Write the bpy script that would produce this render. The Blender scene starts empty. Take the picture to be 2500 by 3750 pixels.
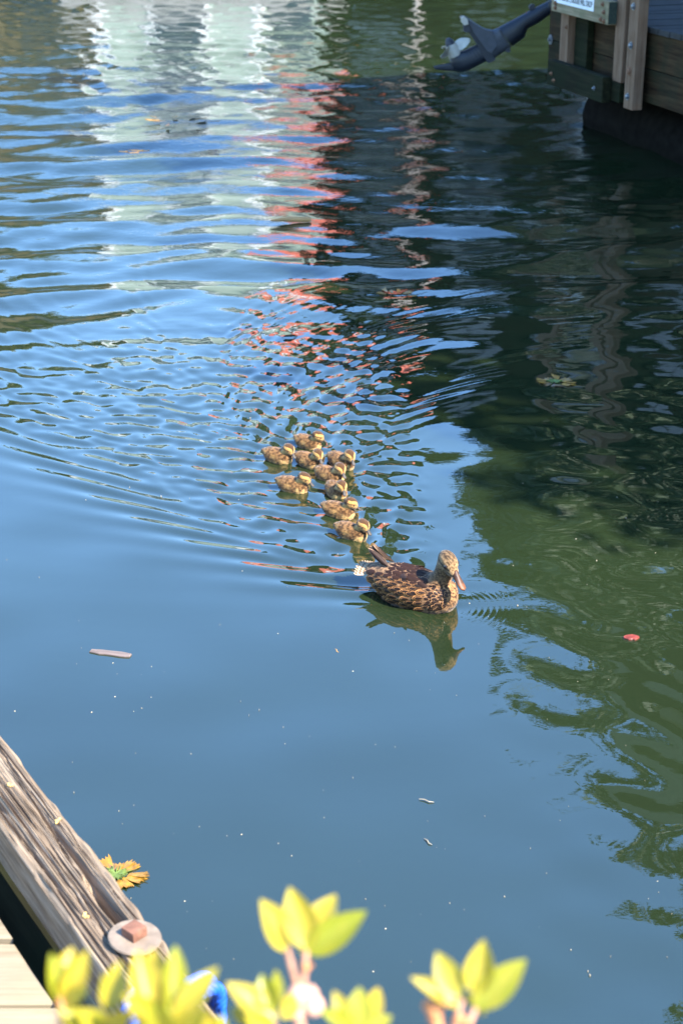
import bpy, bmesh, math, random
import numpy as np
from mathutils import Vector, Matrix, noise as mnoise
R = math.radians
random.seed(7); rng = np.random.default_rng(7)
S = bpy.context.scene
C = S.collection

# ------------------------------------------------------------------ camera
CH, PITCH, FPX = 2.62, R(23), 6042.0          # camera height over the water, pitch down, focal length in photo pixels
cam = bpy.data.cameras.new('camera'); camo = bpy.data.objects.new('camera', cam); C.objects.link(camo)
camo.location = (0, 0, CH); camo.rotation_euler = (math.pi/2 - PITCH, 0, 0)
cam.sensor_fit = 'VERTICAL'; cam.sensor_height = 36; cam.sensor_width = 24; cam.lens = 36*FPX/3750
cam.clip_start = .05; cam.clip_end = 2000
cam.dof.use_dof = True; cam.dof.focus_distance = 5.75; cam.dof.aperture_fstop = 5.5
S.camera = camo
def ray(px, py):
    u = (px-1250)/FPX; v = (1875-py)/FPX
    return Vector((u, math.cos(PITCH)+v*math.sin(PITCH), -math.sin(PITCH)+v*math.cos(PITCH)))
def at(px, py, z=0.0):
    d = ray(px, py); return Vector((0, 0, CH)) + d*((z-CH)/d.z)
def atd(px, py, depth):
    return Vector((0, 0, CH)) + ray(px, py)*depth

# ------------------------------------------------------------------ light
SUNV = Vector((.84, -.54, 0)).normalized(); SUN_EL = R(46)
W = bpy.data.worlds.new('World'); S.world = W; W.use_nodes = True
nt = W.node_tree; bg = nt.nodes['Background']
sk = nt.nodes.new('ShaderNodeTexSky'); sk.sky_type = 'NISHITA'; sk.sun_disc = False
sk.sun_elevation = SUN_EL; sk.sun_rotation = math.atan2(SUNV.x, SUNV.y); sk.altitude = 0
sk.air_density = 1.0; sk.dust_density = 0.35; sk.ozone_density = 4.0
hs = nt.nodes.new('ShaderNodeHueSaturation'); hs.inputs['Saturation'].default_value = 1.13
nt.links.new(sk.outputs[0], hs.inputs['Color']); nt.links.new(hs.outputs[0], bg.inputs[0]); bg.inputs[1].default_value = .15
sl = bpy.data.lights.new('sun', 'SUN'); sl.energy = 3.7; sl.angle = R(.53); sl.color = (1, .93, .82)
so = bpy.data.objects.new('sun', sl); C.objects.link(so)
sd = Vector((SUNV.x*math.cos(SUN_EL), SUNV.y*math.cos(SUN_EL), math.sin(SUN_EL)))
so.rotation_euler = sd.to_track_quat('Z', 'Y').to_euler(); so.location = sd*60
S.view_settings.view_transform = 'Standard'; S.view_settings.look = 'None'
S.view_settings.exposure = 2.42; S.view_settings.gamma = 1
S.cycles.use_denoising = True; S.cycles.max_bounces = 8; S.cycles.caustics_reflective = False; S.cycles.caustics_refractive = False
S.cycles.sample_clamp_indirect = 6

# ------------------------------------------------------------------ helpers
class MB:
    def __init__(s): s.v = []; s.f = []; s.c = None; s.uv = None
    def add(s, vs, fs):
        o = len(s.v); s.v += [tuple(p) for p in vs]; s.f += [tuple(i+o for i in q) for q in fs]; return o
    def box(s, c, d, M=None):
        x, y, z = (k/2 for k in d); c = Vector(c)
        vs = [Vector((a*x, b*y, e*z)) for e in (-1, 1) for b in (-1, 1) for a in (-1, 1)]
        vs = [(M @ v if M else v)+c for v in vs]
        s.add(vs, [(0, 2, 3, 1), (4, 5, 7, 6), (0, 1, 5, 4), (2, 6, 7, 3), (0, 4, 6, 2), (1, 3, 7, 5)]); return s
    def bbox(s, c, d, b=.006, M=None):            # box with chamfered edges
        bm = bmesh.new(); bmesh.ops.create_cube(bm, size=1); bmesh.ops.scale(bm, vec=d, verts=bm.verts)
        bmesh.ops.bevel(bm, geom=bm.edges[:], offset=b, segments=2, profile=.6, affect='EDGES')
        c = Vector(c); bm.verts.index_update()
        s.add([(M @ v.co if M else v.co)+c for v in bm.verts], [[v.index for v in f.verts] for f in bm.faces]); bm.free(); return s
    def tube(s, path, rad, n=10, cap=True, flat=None):
        path = [Vector(p) for p in path]; m = len(path)
        if not hasattr(rad, '__len__'): rad = [rad]*m
        t0 = (path[1]-path[0]).normalized(); a = t0.orthogonal().normalized(); vs = []
        for i, p in enumerate(path):
            t = (path[min(i+1, m-1)]-path[max(i-1, 0)]).normalized()
            a = (a - t*a.dot(t)).normalized(); b = t.cross(a)
            for k in range(n):
                q = 2*math.pi*k/n; vs.append(p + (a*math.cos(q) + b*math.sin(q))*rad[i])
        fs = [(i*n+k, i*n+(k+1) % n, (i+1)*n+(k+1) % n, (i+1)*n+k) for i in range(m-1) for k in range(n)]
        if cap: fs += [tuple(range(n-1, -1, -1)), tuple((m-1)*n+k for k in range(n))]
        s.add(vs, fs); return s
    def lathe(s, prof, n=24, M=None):              # prof of (radius, z)
        vs = []; m = len(prof)
        for r, z in prof:
            for k in range(n):
                q = 2*math.pi*k/n; v = Vector((r*math.cos(q), r*math.sin(q), z)); vs.append(M @ v if M else v)
        fs = [(i*n+k, i*n+(k+1) % n, (i+1)*n+(k+1) % n, (i+1)*n+k) for i in range(m-1) for k in range(n)]
        fs += [tuple(range(n-1, -1, -1)), tuple((m-1)*n+k for k in range(n))]
        s.add(vs, fs); return s
    def loft(s, secs, cap=True):                   # list of rings with equal count
        n = len(secs[0]); m = len(secs); vs = [p for r in secs for p in r]
        fs = [(i*n+k, i*n+(k+1) % n, (i+1)*n+(k+1) % n, (i+1)*n+k) for i in range(m-1) for k in range(n)]
        if cap: fs += [tuple(range(n-1, -1, -1)), tuple((m-1)*n+k for k in range(n))]
        s.add(vs, fs); return s
    def prism(s, outline, thick, M):               # outline in local xy, extruded along local z, centred
        n = len(outline); vs = [M @ Vector((x, y, -thick/2)) for x, y in outline]+[M @ Vector((x, y, thick/2)) for x, y in outline]
        fs = [tuple(range(n-1, -1, -1)), tuple(range(n, 2*n))]+[(k, (k+1) % n, n+(k+1) % n, n+k) for k in range(n)]
        s.add(vs, fs); return s
    def mesh(s, name, mat, smooth=False):
        me = bpy.data.meshes.new(name); me.from_pydata(s.v, [], s.f)
        bm = bmesh.new(); bm.from_mesh(me); bmesh.ops.recalc_face_normals(bm, faces=bm.faces); bm.to_mesh(me); bm.free()
        if smooth is True: me.shade_smooth()
        elif smooth: me.shade_smooth(); me.set_sharp_from_angle(angle=R(smooth))
        if mat: me.materials.append(mat)
        return me
    def build(s, name, mat, parent=None, smooth=False, local=True):
        o = bpy.data.objects.new(name, s.mesh(name, mat, smooth)); C.objects.link(o)
        if parent: o.parent = parent
        return o
def tag(o, label=None, cat=None, group=None, kind=None):
    if label: o['label'] = label
    if cat: o['category'] = cat
    if group: o['group'] = group
    if kind: o['kind'] = kind
    return o
def empty(name, loc=(0, 0, 0), rz=0, label=None, cat=None, group=None):
    o = bpy.data.objects.new(name, None); C.objects.link(o); o.location = loc; o.rotation_euler = (0, 0, rz); o.empty_display_size = .1
    return tag(o, label, cat, group)
def inst(me, name, parent=None, M=None):
    o = bpy.data.objects.new(name, me); C.objects.link(o)
    if parent: o.parent = parent
    if M is not None: o.matrix_local = M
    return o

# ------------------------------------------------------------------ materials
def mat(name):
    m = bpy.data.materials.new(name); m.use_nodes = True; n = m.node_tree
    return m, n, n.nodes['Principled BSDF'], n.nodes.new, n.links.new
def simple(name, col, rough=.6, var=.25, scale=20, metal=0, bump=0, spec=.5, stretch=(1, 1, 1)):
    m, n, b, N, L = mat(name)
    tc = N('ShaderNodeTexCoord'); mp = N('ShaderNodeMapping'); mp.inputs['Scale'].default_value = stretch
    L(tc.outputs['Object'], mp.inputs['Vector'])
    t = N('ShaderNodeTexNoise'); t.inputs['Scale'].default_value = scale; t.inputs['Detail'].default_value = 6; L(mp.outputs[0], t.inputs['Vector'])
    r = N('ShaderNodeValToRGB'); r.color_ramp.elements[0].position = .3; r.color_ramp.elements[1].position = .7
    r.color_ramp.elements[0].color = [*(c*(1-var) for c in col), 1]; r.color_ramp.elements[1].color = [*(min(1, c*(1+var)) for c in col), 1]
    L(t.outputs[0], r.inputs[0]); L(r.outputs[0], b.inputs['Base Color'])
    b.inputs['Roughness'].default_value = rough; b.inputs['Metallic'].default_value = metal; b.inputs['Specular IOR Level'].default_value = spec
    if bump:
        bp = N('ShaderNodeBump'); bp.inputs['Strength'].default_value = 1; bp.inputs['Distance'].default_value = bump
        L(t.outputs[0], bp.inputs['Height']); L(bp.outputs[0], b.inputs['Normal'])
    return m
def wood(name, dark, mid, light, axis=0, grain=60, rough=.8, stain=None, stain_amt=.5, bump=.002, lines=1.0):
    m, n, b, N, L = mat(name)
    tc = N('ShaderNodeTexCoord'); oi = N('ShaderNodeObjectInfo')
    ad = N('ShaderNodeVectorMath'); ad.operation = 'ADD'; L(tc.outputs['Object'], ad.inputs[0])
    mul = N('ShaderNodeVectorMath'); mul.operation = 'SCALE'; mul.inputs[0].default_value = (7.3, 3.1, 5.7); L(oi.outputs['Random'], mul.inputs['Scale']); L(mul.outputs[0], ad.inputs[1])
    mp = N('ShaderNodeMapping'); sc = [1, 1, 1]; sc[axis] = .06; mp.inputs['Scale'].default_value = sc; L(ad.outputs[0], mp.inputs['Vector'])
    t = N('ShaderNodeTexNoise'); t.inputs['Scale'].default_value = grain; t.inputs['Detail'].default_value = 8; t.inputs['Roughness'].default_value = .65; L(mp.outputs[0], t.inputs['Vector'])
    r = N('ShaderNodeValToRGB'); e = r.color_ramp.elements; e[0].position = .3; e[1].position = .72
    e[0].color = [*dark, 1]; e[1].color = [*light, 1]; k = e.new(.5); k.color = [*mid, 1]
    L(t.outputs[0], r.inputs[0])
    t2 = N('ShaderNodeTexNoise'); t2.inputs['Scale'].default_value = 5; t2.inputs['Detail'].default_value = 5; L(ad.outputs[0], t2.inputs['Vector'])
    col = r.outputs[0]
    if stain:
        r2 = N('ShaderNodeValToRGB'); r2.color_ramp.elements[0].position = .45; r2.color_ramp.elements[1].position = .65
        L(t2.outputs[0], r2.inputs[0]); mu = N('ShaderNodeMath'); mu.operation = 'MULTIPLY'; mu.inputs[1].default_value = stain_amt; L(r2.outputs[0], mu.inputs[0])
        mx = N('ShaderNodeMix'); mx.data_type = 'RGBA'; L(mu.outputs[0], mx.inputs[0]); L(col, mx.inputs[6]); mx.inputs[7].default_value = [*stain, 1]; col = mx.outputs[2]
    L(col, b.inputs['Base Color']); b.inputs['Roughness'].default_value = rough; b.inputs['Specular IOR Level'].default_value = .12
    bp = N('ShaderNodeBump'); bp.inputs['Strength'].default_value = lines; bp.inputs['Distance'].default_value = bump; L(t.outputs[0], bp.inputs['Height']); L(bp.outputs[0], b.inputs['Normal'])
    return m
def vcol(name, rough=.7, spec=.2, noise_amt=.2, scale=150, sheen=0, stretch=(1, 1, 1)):
    m, n, b, N, L = mat(name)
    a = N('ShaderNodeVertexColor'); a.layer_name = 'Col'
    tc = N('ShaderNodeTexCoord'); mp = N('ShaderNodeMapping'); mp.inputs['Scale'].default_value = stretch; L(tc.outputs['Object'], mp.inputs[0])
    t = N('ShaderNodeTexNoise'); t.inputs['Scale'].default_value = scale; t.inputs['Detail'].default_value = 4; L(mp.outputs[0], t.inputs['Vector'])
    mr = N('ShaderNodeMapRange'); mr.inputs[1].default_value = .25; mr.inputs[2].default_value = .75; mr.inputs[3].default_value = 1-noise_amt; mr.inputs[4].default_value = 1+noise_amt; L(t.outputs[0], mr.inputs[0])
    mx = N('ShaderNodeVectorMath'); mx.operation = 'SCALE'; L(a.outputs[0], mx.inputs[0]); L(mr.outputs[0], mx.inputs['Scale'])
    L(mx.outputs[0], b.inputs['Base Color']); b.inputs['Roughness'].default_value = rough; b.inputs['Specular IOR Level'].default_value = spec
    b.inputs['Sheen Weight'].default_value = sheen
    return m
def set_col(me, cols):
    a = me.color_attributes.new('Col', 'FLOAT_COLOR', 'POINT')
    c = np.ones((len(me.vertices), 4), np.float32); c[:, :3] = cols; a.data.foreach_set('color', c.ravel())
def verts(me):
    a = np.empty(len(me.vertices)*3, np.float32); me.vertices.foreach_get('co', a); return a.reshape(-1, 3)

# ------------------------------------------------------------------ wildlife positions (needed for the wake)
def heading(deg): a = R(deg); return np.array([math.cos(a), math.sin(a)])
HEN = dict(p=at(1522, 2196), yaw=-34)
DUCKLINGS = [(1149, 1655, -33, 30), (1040, 1706, -30, -16), (1150, 1722, -40, -22), (1268, 1726, -48, -14), (1094, 1814, -28, 6),
             (1228, 1776, -38, -20), (1248, 1834, -64, -4), (1262, 1906, -26, 22), (1308, 1985, -34, -10)]

DUCKLINGS = [(x_-14, y_-18, a_, b_) for x_, y_, a_, b_ in DUCKLINGS]

# ------------------------------------------------------------------ water
def kelvin(U, a, b, eps, L=16.0, n=2048):
    k1 = 2*np.pi*np.fft.fftfreq(n, L/n); kx, ky = np.meshgrid(k1, k1, indexing='ij'); k = np.hypot(kx, ky); k[0, 0] = 1
    D = 9.81*k + 7.3e-5*k**3 - (U*kx + 1j*eps)**2
    th = np.degrees(np.arctan2(np.abs(ky), np.abs(kx)+1e-6)); wt = .12+.88*np.clip((th-36)/12, 0, 1)
    e = -wt*k*np.exp(-(kx*a)**2/2-(ky*b)**2/2)/D; e[0, 0] = 0
    h = np.fft.ifft2(e).real; h = np.fft.fftshift(h)
    return h/np.abs(h).max()
def sample(h, L, x, y):
    n = h.shape[0]; i = (x/L+.5)*n; j = (y/L+.5)*n
    ok = (i > 1) & (i < n-2) & (j > 1) & (j < n-2); i = np.where(ok, i, 1); j = np.where(ok, j, 1)
    i0 = i.astype(int); j0 = j.astype(int); fx = i-i0; fy = j-j0
    v = (h[i0, j0]*(1-fx)+h[i0+1, j0]*fx)*(1-fy)+(h[i0, j0+1]*(1-fx)+h[i0+1, j0+1]*fx)*fy
    return np.where(ok, v, 0)
def smooth01(x, a, b): t = np.clip((x-a)/(b-a), 0, 1); return t*t*(3-2*t)
def waves(x, y, specs, seed):
    r = np.random.default_rng(seed); h = np.zeros_like(x)
    for lam, ang, slope in specs:
        k = 2*np.pi/lam; a = R(ang); h += slope/k*np.cos(k*(x*np.sin(a)+y*np.cos(a))+r.uniform(0, 6.28))
    return h
def field(n, lam, spread, slope, seed, lo=.6, hi=1.5, ang=0, full=False):
    r = np.random.default_rng(seed); s = slope*math.sqrt(2.0/n)
    return [(lam*math.exp(r.uniform(math.log(lo), math.log(hi))), (r.uniform(0, 360) if full else ang+r.normal(0, spread)), s) for _ in range(n)]
KC = []
def water_height(x, y):
    r = np.hypot(x, y)
    z = np.zeros_like(x)
    far = smooth01(r, 6.8, 10.5)
    wob = x + .25*np.sin(y*.9+1.3)                                          # bend the crests a little
    z += far*waves(wob, y + .12*np.sin(x*1.7), field(34, .62, 15, SL_FAR, 3, .42, 2.2), 11)*(1-.35*smooth01(r, 15, 22))
    z += smooth01(r, 7.5, 13)*waves(x, y, field(24, .26, 24, SL_FINE, 5, .6, 1.4), 12)*(.55+.45*np.sin(x*.8+y*.5))
    z += smooth01(r, 13, 19)*waves(x, y, field(40, .34, 40, SL_CHOP, 6), 13)
    z += waves(x, y, field(16, .55, 30, SL_CALM, 8, .6, 1.8, full=True), 14)*(1-.5*far)
    right = smooth01(x-.08*y, -.1, .5)*(1-smooth01(r, 8, 11))
    z += right*waves(x, y, field(14, .32, 26, SL_RIGHT, 9, .6, 1.5), 15)
    # wakes
    if not KC: KC.extend([kelvin(.66, .034, .034, .15), kelvin(.60, .021, .021, .20)])
    Hh, Hd = KC
    #.76, .040, .040, .16); Hd = kelvin(.70, .024, .024, .22)
    hp = np.array(HEN['p'][:2]); tot = np.zeros_like(x); ins = np.zeros_like(x)
    def add(p, yaw, A, hgt, off, Rc=5.0):                                     # each bird has swum in along a bend to the left
        d = heading(yaw); O = np.array(p)+Rc*np.array([-d[1], d[0]])-0*d; rx, ry = x-O[0], y-O[1]
        rho = np.hypot(rx, ry); phi = np.arctan2(rx*d[0]+ry*d[1], -(-rx*d[1]+ry*d[0]))
        return A*sample(hgt, 16.0, Rc*phi-off, Rc-rho)*(1-smooth01(np.abs(phi), 1.1, 1.5))
    tot += add(hp, HEN['yaw']-15, A_HEN, Hh, .10) + add(hp, HEN['yaw']-18, A_HEN*.6, Hh, -.12)
    for px, py, yaw, _ in DUCKLINGS:
        p = at(px, py); tot += add(np.array(p[:2]), yaw-20, A_DUCK, Hd, .02)
    z += tot
    # broken water inside the wake
    ax = np.array([math.cos(R(112)), math.sin(R(112))]); X = (x-hp[0])*ax[0]+(y-hp[1])*ax[1]; Y = -(x-hp[0])*ax[1]+(y-hp[1])*ax[0]
    ins = smooth01(X, .05, .5)*(1-smooth01(X, 2.4, 4.2))*(1-smooth01(np.abs(Y)-.36*X, -.05, .22))
    z += ins*waves(x, y, field(30, .12, 40, SL_WAKE, 21, .5, 1.7, full=True), 22)
    # fine rings pushed ahead of the hen's breast
    d = heading(HEN['yaw']); c = hp+d*.10; rr = np.hypot(x-c[0], y-c[1]); ahead = ((x-c[0])*d[0]+(y-c[1])*d[1])/np.maximum(rr, 1e-3)
    z += .0002*np.cos(2*np.pi*rr/.021)*np.exp(-((rr-.17)/.075)**2)*smooth01(ahead, -.35, .3)
    return z
SL_FAR, SL_FINE, SL_CHOP, SL_CALM, SL_RIGHT, SL_WAKE = .09, .034, .13, .010, .022, .078
A_HEN, A_DUCK = .0165, .0060

def water_material():
    m, n, b, N, L = mat('harbour_water')
    tc = N('ShaderNodeTexCoord'); sp = N('ShaderNodeSeparateXYZ'); L(tc.outputs['Object'], sp.inputs[0])
    t = N('ShaderNodeTexNoise'); t.inputs['Scale'].default_value = .5; t.inputs['Detail'].default_value = 3; L(tc.outputs['Object'], t.inputs['Vector'])
    r = N('ShaderNodeValToRGB'); r.color_ramp.elements[0].position = .3; r.color_ramp.elements[1].position = .7
    r.color_ramp.elements[0].color = (.0108, .0178, .0075, 1); r.color_ramp.elements[1].color = (.0125, .0210, .0080, 1)
    L(t.outputs[0], r.inputs[0]); L(r.outputs[0], b.inputs['Base Color'])
    b.inputs['Roughness'].default_value = .015; b.inputs["IOR"].default_value = 2.0
    mp = N('ShaderNodeMapping'); mp.inputs['Scale'].default_value = (1, 1.6, 1); L(tc.outputs['Object'], mp.inputs[0])
    t2 = N('ShaderNodeTexNoise'); t2.inputs['Scale'].default_value = 12; t2.inputs['Detail'].default_value = 4; L(mp.outputs[0], t2.inputs['Vector'])
    mr = N('ShaderNodeMapRange'); mr.interpolation_type = 'SMOOTHSTEP'; mr.inputs[1].default_value = 7; mr.inputs[2].default_value = 16; mr.inputs[3].default_value = .0002; mr.inputs[4].default_value = .0042; L(sp.outputs[1], mr.inputs[0])
    bp = N('ShaderNodeBump'); bp.inputs['Strength'].default_value = 1; L(mr.outputs[0], bp.inputs['Distance']); L(t2.outputs[0], bp.inputs['Height']); L(bp.outputs[0], b.inputs['Normal'])
    return m
M_WATER = water_material()
def build_water():
    nr, nc = 1150, 880
    dep = np.linspace(math.atan(CH/2.2), math.atan(CH/44.0), nr); r = CH/np.tan(dep); th = np.linspace(R(-25), R(25), nc)
    rr, tt = np.meshgrid(r, th, indexing='ij'); x = rr*np.sin(tt); y = rr*np.cos(tt)
    z = water_height(x.ravel(), y.ravel()).reshape(x.shape)
    edge = smooth01(R(25)-np.abs(tt), 0, R(4))*smooth01(rr, 2.2, 2.7)*(1-smooth01(rr, 36, 44)); z = z*edge
    co = np.stack([x, y, z], -1).reshape(-1, 3).astype(np.float32)
    i = np.arange(nr*nc).reshape(nr, nc); q = np.stack([i[:-1, :-1], i[:-1, 1:], i[1:, 1:], i[1:, :-1]], -1).reshape(-1, 4)
    # flat water round the rippled basin
    base = len(co); extra = []; quads = []
    ring = np.concatenate([i[0, :], i[1:, -1], i[-1, -2::-1], i[-2:0:-1, 0]])        # the basin's rim, in order
    rim = co[ring]; c0 = np.array([0, 14.0]); dv = rim[:, :2]-c0; dn = dv/np.maximum(np.linalg.norm(dv, axis=1, keepdims=True), 1e-6)
    out = np.concatenate([c0+dn*420, np.zeros((len(rim), 1))], 1).astype(np.float32)
    k = np.arange(len(ring)); n_ = len(ring); quads = np.stack([base+k, base+n_+k, base+n_+(k+1) % n_, base+(k+1) % n_], -1)
    def up(f, c): a_, b_, c_ = c[f[0]], c[f[1]], c[f[2]]; return np.cross(b_-a_, c_-a_)[2] > 0
    co = np.concatenate([co, rim, out])
    if not up(q[0], co): q = q[:, ::-1]
    if not up(quads[n_//2], co): quads = quads[:, ::-1]
    q = np.concatenate([q, quads])
    me = bpy.data.meshes.new('water'); me.vertices.add(len(co)); me.vertices.foreach_set('co', co.ravel())
    me.loops.add(q.size); me.loops.foreach_set('vertex_index', q.ravel().astype(np.int32))
    me.polygons.add(len(q)); me.polygons.foreach_set('loop_start', np.arange(0, q.size, 4, dtype=np.int32)); me.polygons.foreach_set('loop_total', np.full(len(q), 4, np.int32))
    me.update(calc_edges=True); me.materials.append(M_WATER); me.shade_smooth()
    o = bpy.data.objects.new('water', me); C.objects.link(o); tag(o, kind='structure')
    return o
build_water()
def wz(p): return float(water_height(np.array([p.x]), np.array([p.y]))[0])

# ------------------------------------------------------------------ the pier on the right with its ladder
PA = R(17); PD = Vector((math.sin(PA), -math.cos(PA), 0)); PN = Vector((-math.cos(PA), -math.sin(PA), 0))   # along the edge towards the viewer; outwards
PG = at(2200, 350, .42); PG.z = 0
MP = Matrix((( PD.x, -PN.x, 0), (PD.y, -PN.y, 0), (0, 0, 1)))               # local x along the edge, y inwards
PIER_RZ = math.atan2(PD.y, PD.x)
def pier_frame(name, s, inn, z, **k):
    p = PG + PD*s - PN*inn; return empty(name, (p.x, p.y, z), PIER_RZ, **k)
M_OLD = wood('old_pier_timber', (.013, .0065, .0024), (.032, .0175, .007), (.075, .045, .02), 0, 30, .9, (.016, .02, .009), .6)
M_OLDV = wood('old_pier_timber_upright', (.013, .0065, .0024), (.032, .0175, .007), (.075, .045, .02), 2, 30, .9, (.016, .02, .009), .6)
M_MOSS = wood('mossy_timber', (.006, .0058, .0022), (.0125, .0125, .0048), (.027, .025, .011), 0, 25, .95, (.010, .015, .005), .6)
M_CEDAR = wood('new_cedar', (.10, .055, .03), (.165, .095, .055), (.22, .135, .085), 2, 40, .75, (.22, .14, .09), .4)
M_CEDARH = wood('pale_cedar_board', (.13, .10, .055), (.24, .185, .11), (.34, .27, .17), 0, 40, .8, (.12, .12, .06), .5)
M_DECK = wood('grey_deck', (.018, .016, .014), (.033, .031, .028), (.055, .052, .048), 1, 22, .7, (.05, .05, .05), .5)
M_STEEL = simple('galvanised_steel', (.16, .165, .17), .5, .25, 80, .8)
M_RUST = simple('rusty_steel', (.16, .075, .035), .85, .5, 120)
M_BLACK = simple('wet_black_timber', (.006, .0052, .004), .95, .5, 12, spec=.05)

pier = pier_frame('pier', 0, .10, 0, label='old dark timber pier with mossy edge beams behind the wooden ladder', cat='pier')
# local x = s along the edge, y = inwards
PW, PS0, PS1 = 6.5, -1.36, 13.4
for zz, hh in ((.585, .262), (.86, .278)):                                    # two edge beams, one over the other
    for a, b_ in ((PS0, 1.9), (1.906, 5.2), (5.206, 8.5), (8.506, PS1)):
        o = MB().bbox((0, 0, 0), (b_-a, .14, hh), .008).build('edge_beam', M_OLD, pier); o.location = ((a+b_)/2, .07, zz)
o = MB().bbox((0, 0, 0), (.14, PW-.2, .54), .008).build('end_beam', M_OLD, pier); o.location = (PS0+.07, .145+(PW-.2)/2, .72)
me_pl = MB().bbox((0, 0, 0), (.185, PW, .045), .005).mesh('deck_plank', M_DECK)
k = 0; s = PS0+.09
while s < PS1:
    o = inst(me_pl, 'deck_plank', pier); o.location = (s, PW/2-.02, 1.0245+random.uniform(-.003, .003)); s += .195
def wavy_pile(r, z0, z1, seed):
    m = MB(); rr = random.Random(seed); secs = []
    for i in range(9):
        z = z0+(z1-z0)*i/8; secs.append([(r*(1+rr.uniform(-.06, .06))*math.cos(q*math.pi/8), r*(1+rr.uniform(-.06, .06))*math.sin(q*math.pi/8), z) for q in range(16)])
    return m.loft(secs)
for j, (s, inn) in enumerate([(-.35, .62), (2.6, .5), (5.4, .5), (8.2, .5), (-.3, 3.2), (2.6, 3.2), (5.4, 3.2), (-.6, 5.9), (3.4, 5.9), (7, 5.9)]):
    o = wavy_pile(.17, -1.2, .98, j).build('piling', M_BLACK, pier, 40); o.location = (s, inn, 0)
for s0, s1, inn in ((-.95, 3.2, .45), (3.5, 8.6, .45)):                       # black flotation logs under the beams
    secs = []; rr = random.Random(int(s0*10))
    for i in range(14):
        x = s0+(s1-s0)*i/13; secs.append([(x, .27*(1+rr.uniform(-.05, .05))*math.cos(q*math.pi/9), .10+.27*(1+rr.uniform(-.05, .05))*math.sin(q*math.pi/9)) for q in range(18)])
    o = MB().loft(secs).build('float_log', M_BLACK, pier, 45); o.location = (0, inn, 0)
for s, z in ((PS0+.05, .72), (1.55, .6), (1.5, .95), (2.3, .6)):
    o = MB().lathe([(.0, 0), (.045, 0), (.045, .008), (.03, .008), (.03, .012), (.014, .012), (.012, .03), (0, .03)], 16, Matrix.Rotation(R(90), 4, 'X')).build('bolt_washer', M_STEEL, pier, 40); o.location = (s, -.001, z)
o = MB().bbox((0, 0, 0), (1.6, .14, .12), .01).build('kerb_timber', M_OLD, pier); o.location = (2.0, .45, 1.11)

# ladder
lad = pier_frame('wooden_ladder', 0, 0, 0, label='wooden swim ladder with pale cedar rails and printed sign on pier edge', cat='ladder')
def lbox(name, m, s0, s1, y0, y1, z0, z1, parent=lad, b=.006):
    o = MB().bbox((0, 0, 0), (s1-s0, y1-y0, z1-z0), b).build(name, m, parent); o.location = ((s0+s1)/2, (y0+y1)/2, (z0+z1)/2); return o
lbox('rail', M_CEDAR, -.83, -.67, -.03, .06, .58, 2.55)
lbox('rail', M_CEDAR, .245, .405, -.03, .06, .58, 2.55)
lbox('inner_post', M_MOSS, -.655, -.40, .03, .092, .45, 1.20)
lbox('step_beam', M_MOSS, -.88, .25, -.115, -.033, .40, .61, b=.012)
lbox('step_back', M_MOSS, -.86, .40, -.031, .055, .42, .575)
sb = lbox('sign_board', M_CEDARH, -.86, .27, -.115, -.033, 1.025, 1.21, b=.009)
lbox('rung', M_CEDARH, -.67, .245, -.012, .045, 1.50, 1.62); lbox('rung', M_CEDARH, -.67, .245, -.012, .045, 1.86, 2.0); lbox('rung', M_CEDARH, -.67, .245, -.012, .045, 2.3, 2.42)
M_MOSSEND = simple('green_end_grain', (.022, .032, .02), .9, .3, 60)
e = MB().box((0, 0, 0), (.003, .07, .172)).build('end_grain', M_MOSSEND, sb); e.location = (.567, 0, 0)
# printed plate
M_PLATE = simple('white_sign_plate', (.72, .72, .70), .5, .06, 15); M_INK = simple('black_sign_ink', (.015, .015, .018), .6, .1, 10)
plate = MB().bbox((0, 0, 0), (.79, .004, .098), .0015).build('sign_plate', M_PLATE, sb); plate.location = (-.10, -.0435, .035)
cu = bpy.data.curves.new('lettering', 'FONT'); cu.body = 'PULL AND LIFT, LADDER WILL DROP'; cu.size = .066; cu.align_x = 'CENTER'; cu.align_y = 'CENTER'; cu.extrude = .0006
cu.offset = .0012
to = bpy.data.objects.new('lettering_tmp', cu); C.objects.link(to); bpy.context.view_layer.update()
tm = bpy.data.meshes.new_from_object(to.evaluated_get(bpy.context.evaluated_depsgraph_get())); bpy.data.objects.remove(to); tm.name = 'lettering'
tm.materials.clear(); tm.materials.append(M_INK); wx = verts(tm); wd = wx[:, 0].max()-wx[:, 0].min()
lt = inst(tm, 'lettering', sb, Matrix.Translation((-.10, -.0463, .035)) @ Matrix.Rotation(R(90), 4, 'X') @ Matrix.Diagonal((.74/wd, 1, 1, 1)))
# tall post right of the ladder
post = pier_frame('mooring_post', 0, 0, 0, label='tall new cedar post bolted to the pier beside the ladder', cat='post')
lbox('front_plank', M_CEDAR, .50, .66, -.04, .048, .40, 2.72, post); lbox('back_plank', M_CEDAR, .44, .497, .0, .09, .40, 2.60, post)
def bolt(parent, s, y, z, m=M_STEEL, r=.02):
    o = MB().lathe([(0, 0), (r*1.5, 0), (r*1.5, .004), (r, .004), (r*.9, .016), (r*.5, .021), (0, .022)], 14, Matrix.Rotation(R(90), 4, 'X')).build('bolt_head', m, parent, 40); o.location = (s, y, z); return o
for z in (.50, .90, 1.20, 1.7): bolt(post, .57, -.041, z)
bolt(post, .57, -.041, .70, M_RUST, .026)
for s, z in ((-.76, 1.10), (-.76, 1.06), (.17, 1.18), (.20, 1.12), (.15, 1.06), (.21, 1.05)): bolt(lad, s, -.116, z, M_RUST, .014)
for s, z in ((-.72, .45), (.10, .5), (-.78, .5)): bolt(lad, s, -.116, z, M_RUST if s < -.7 else M_STEEL, .012)
bolt(lad, -.70, -.031, .9, M_RUST, .012)


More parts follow.
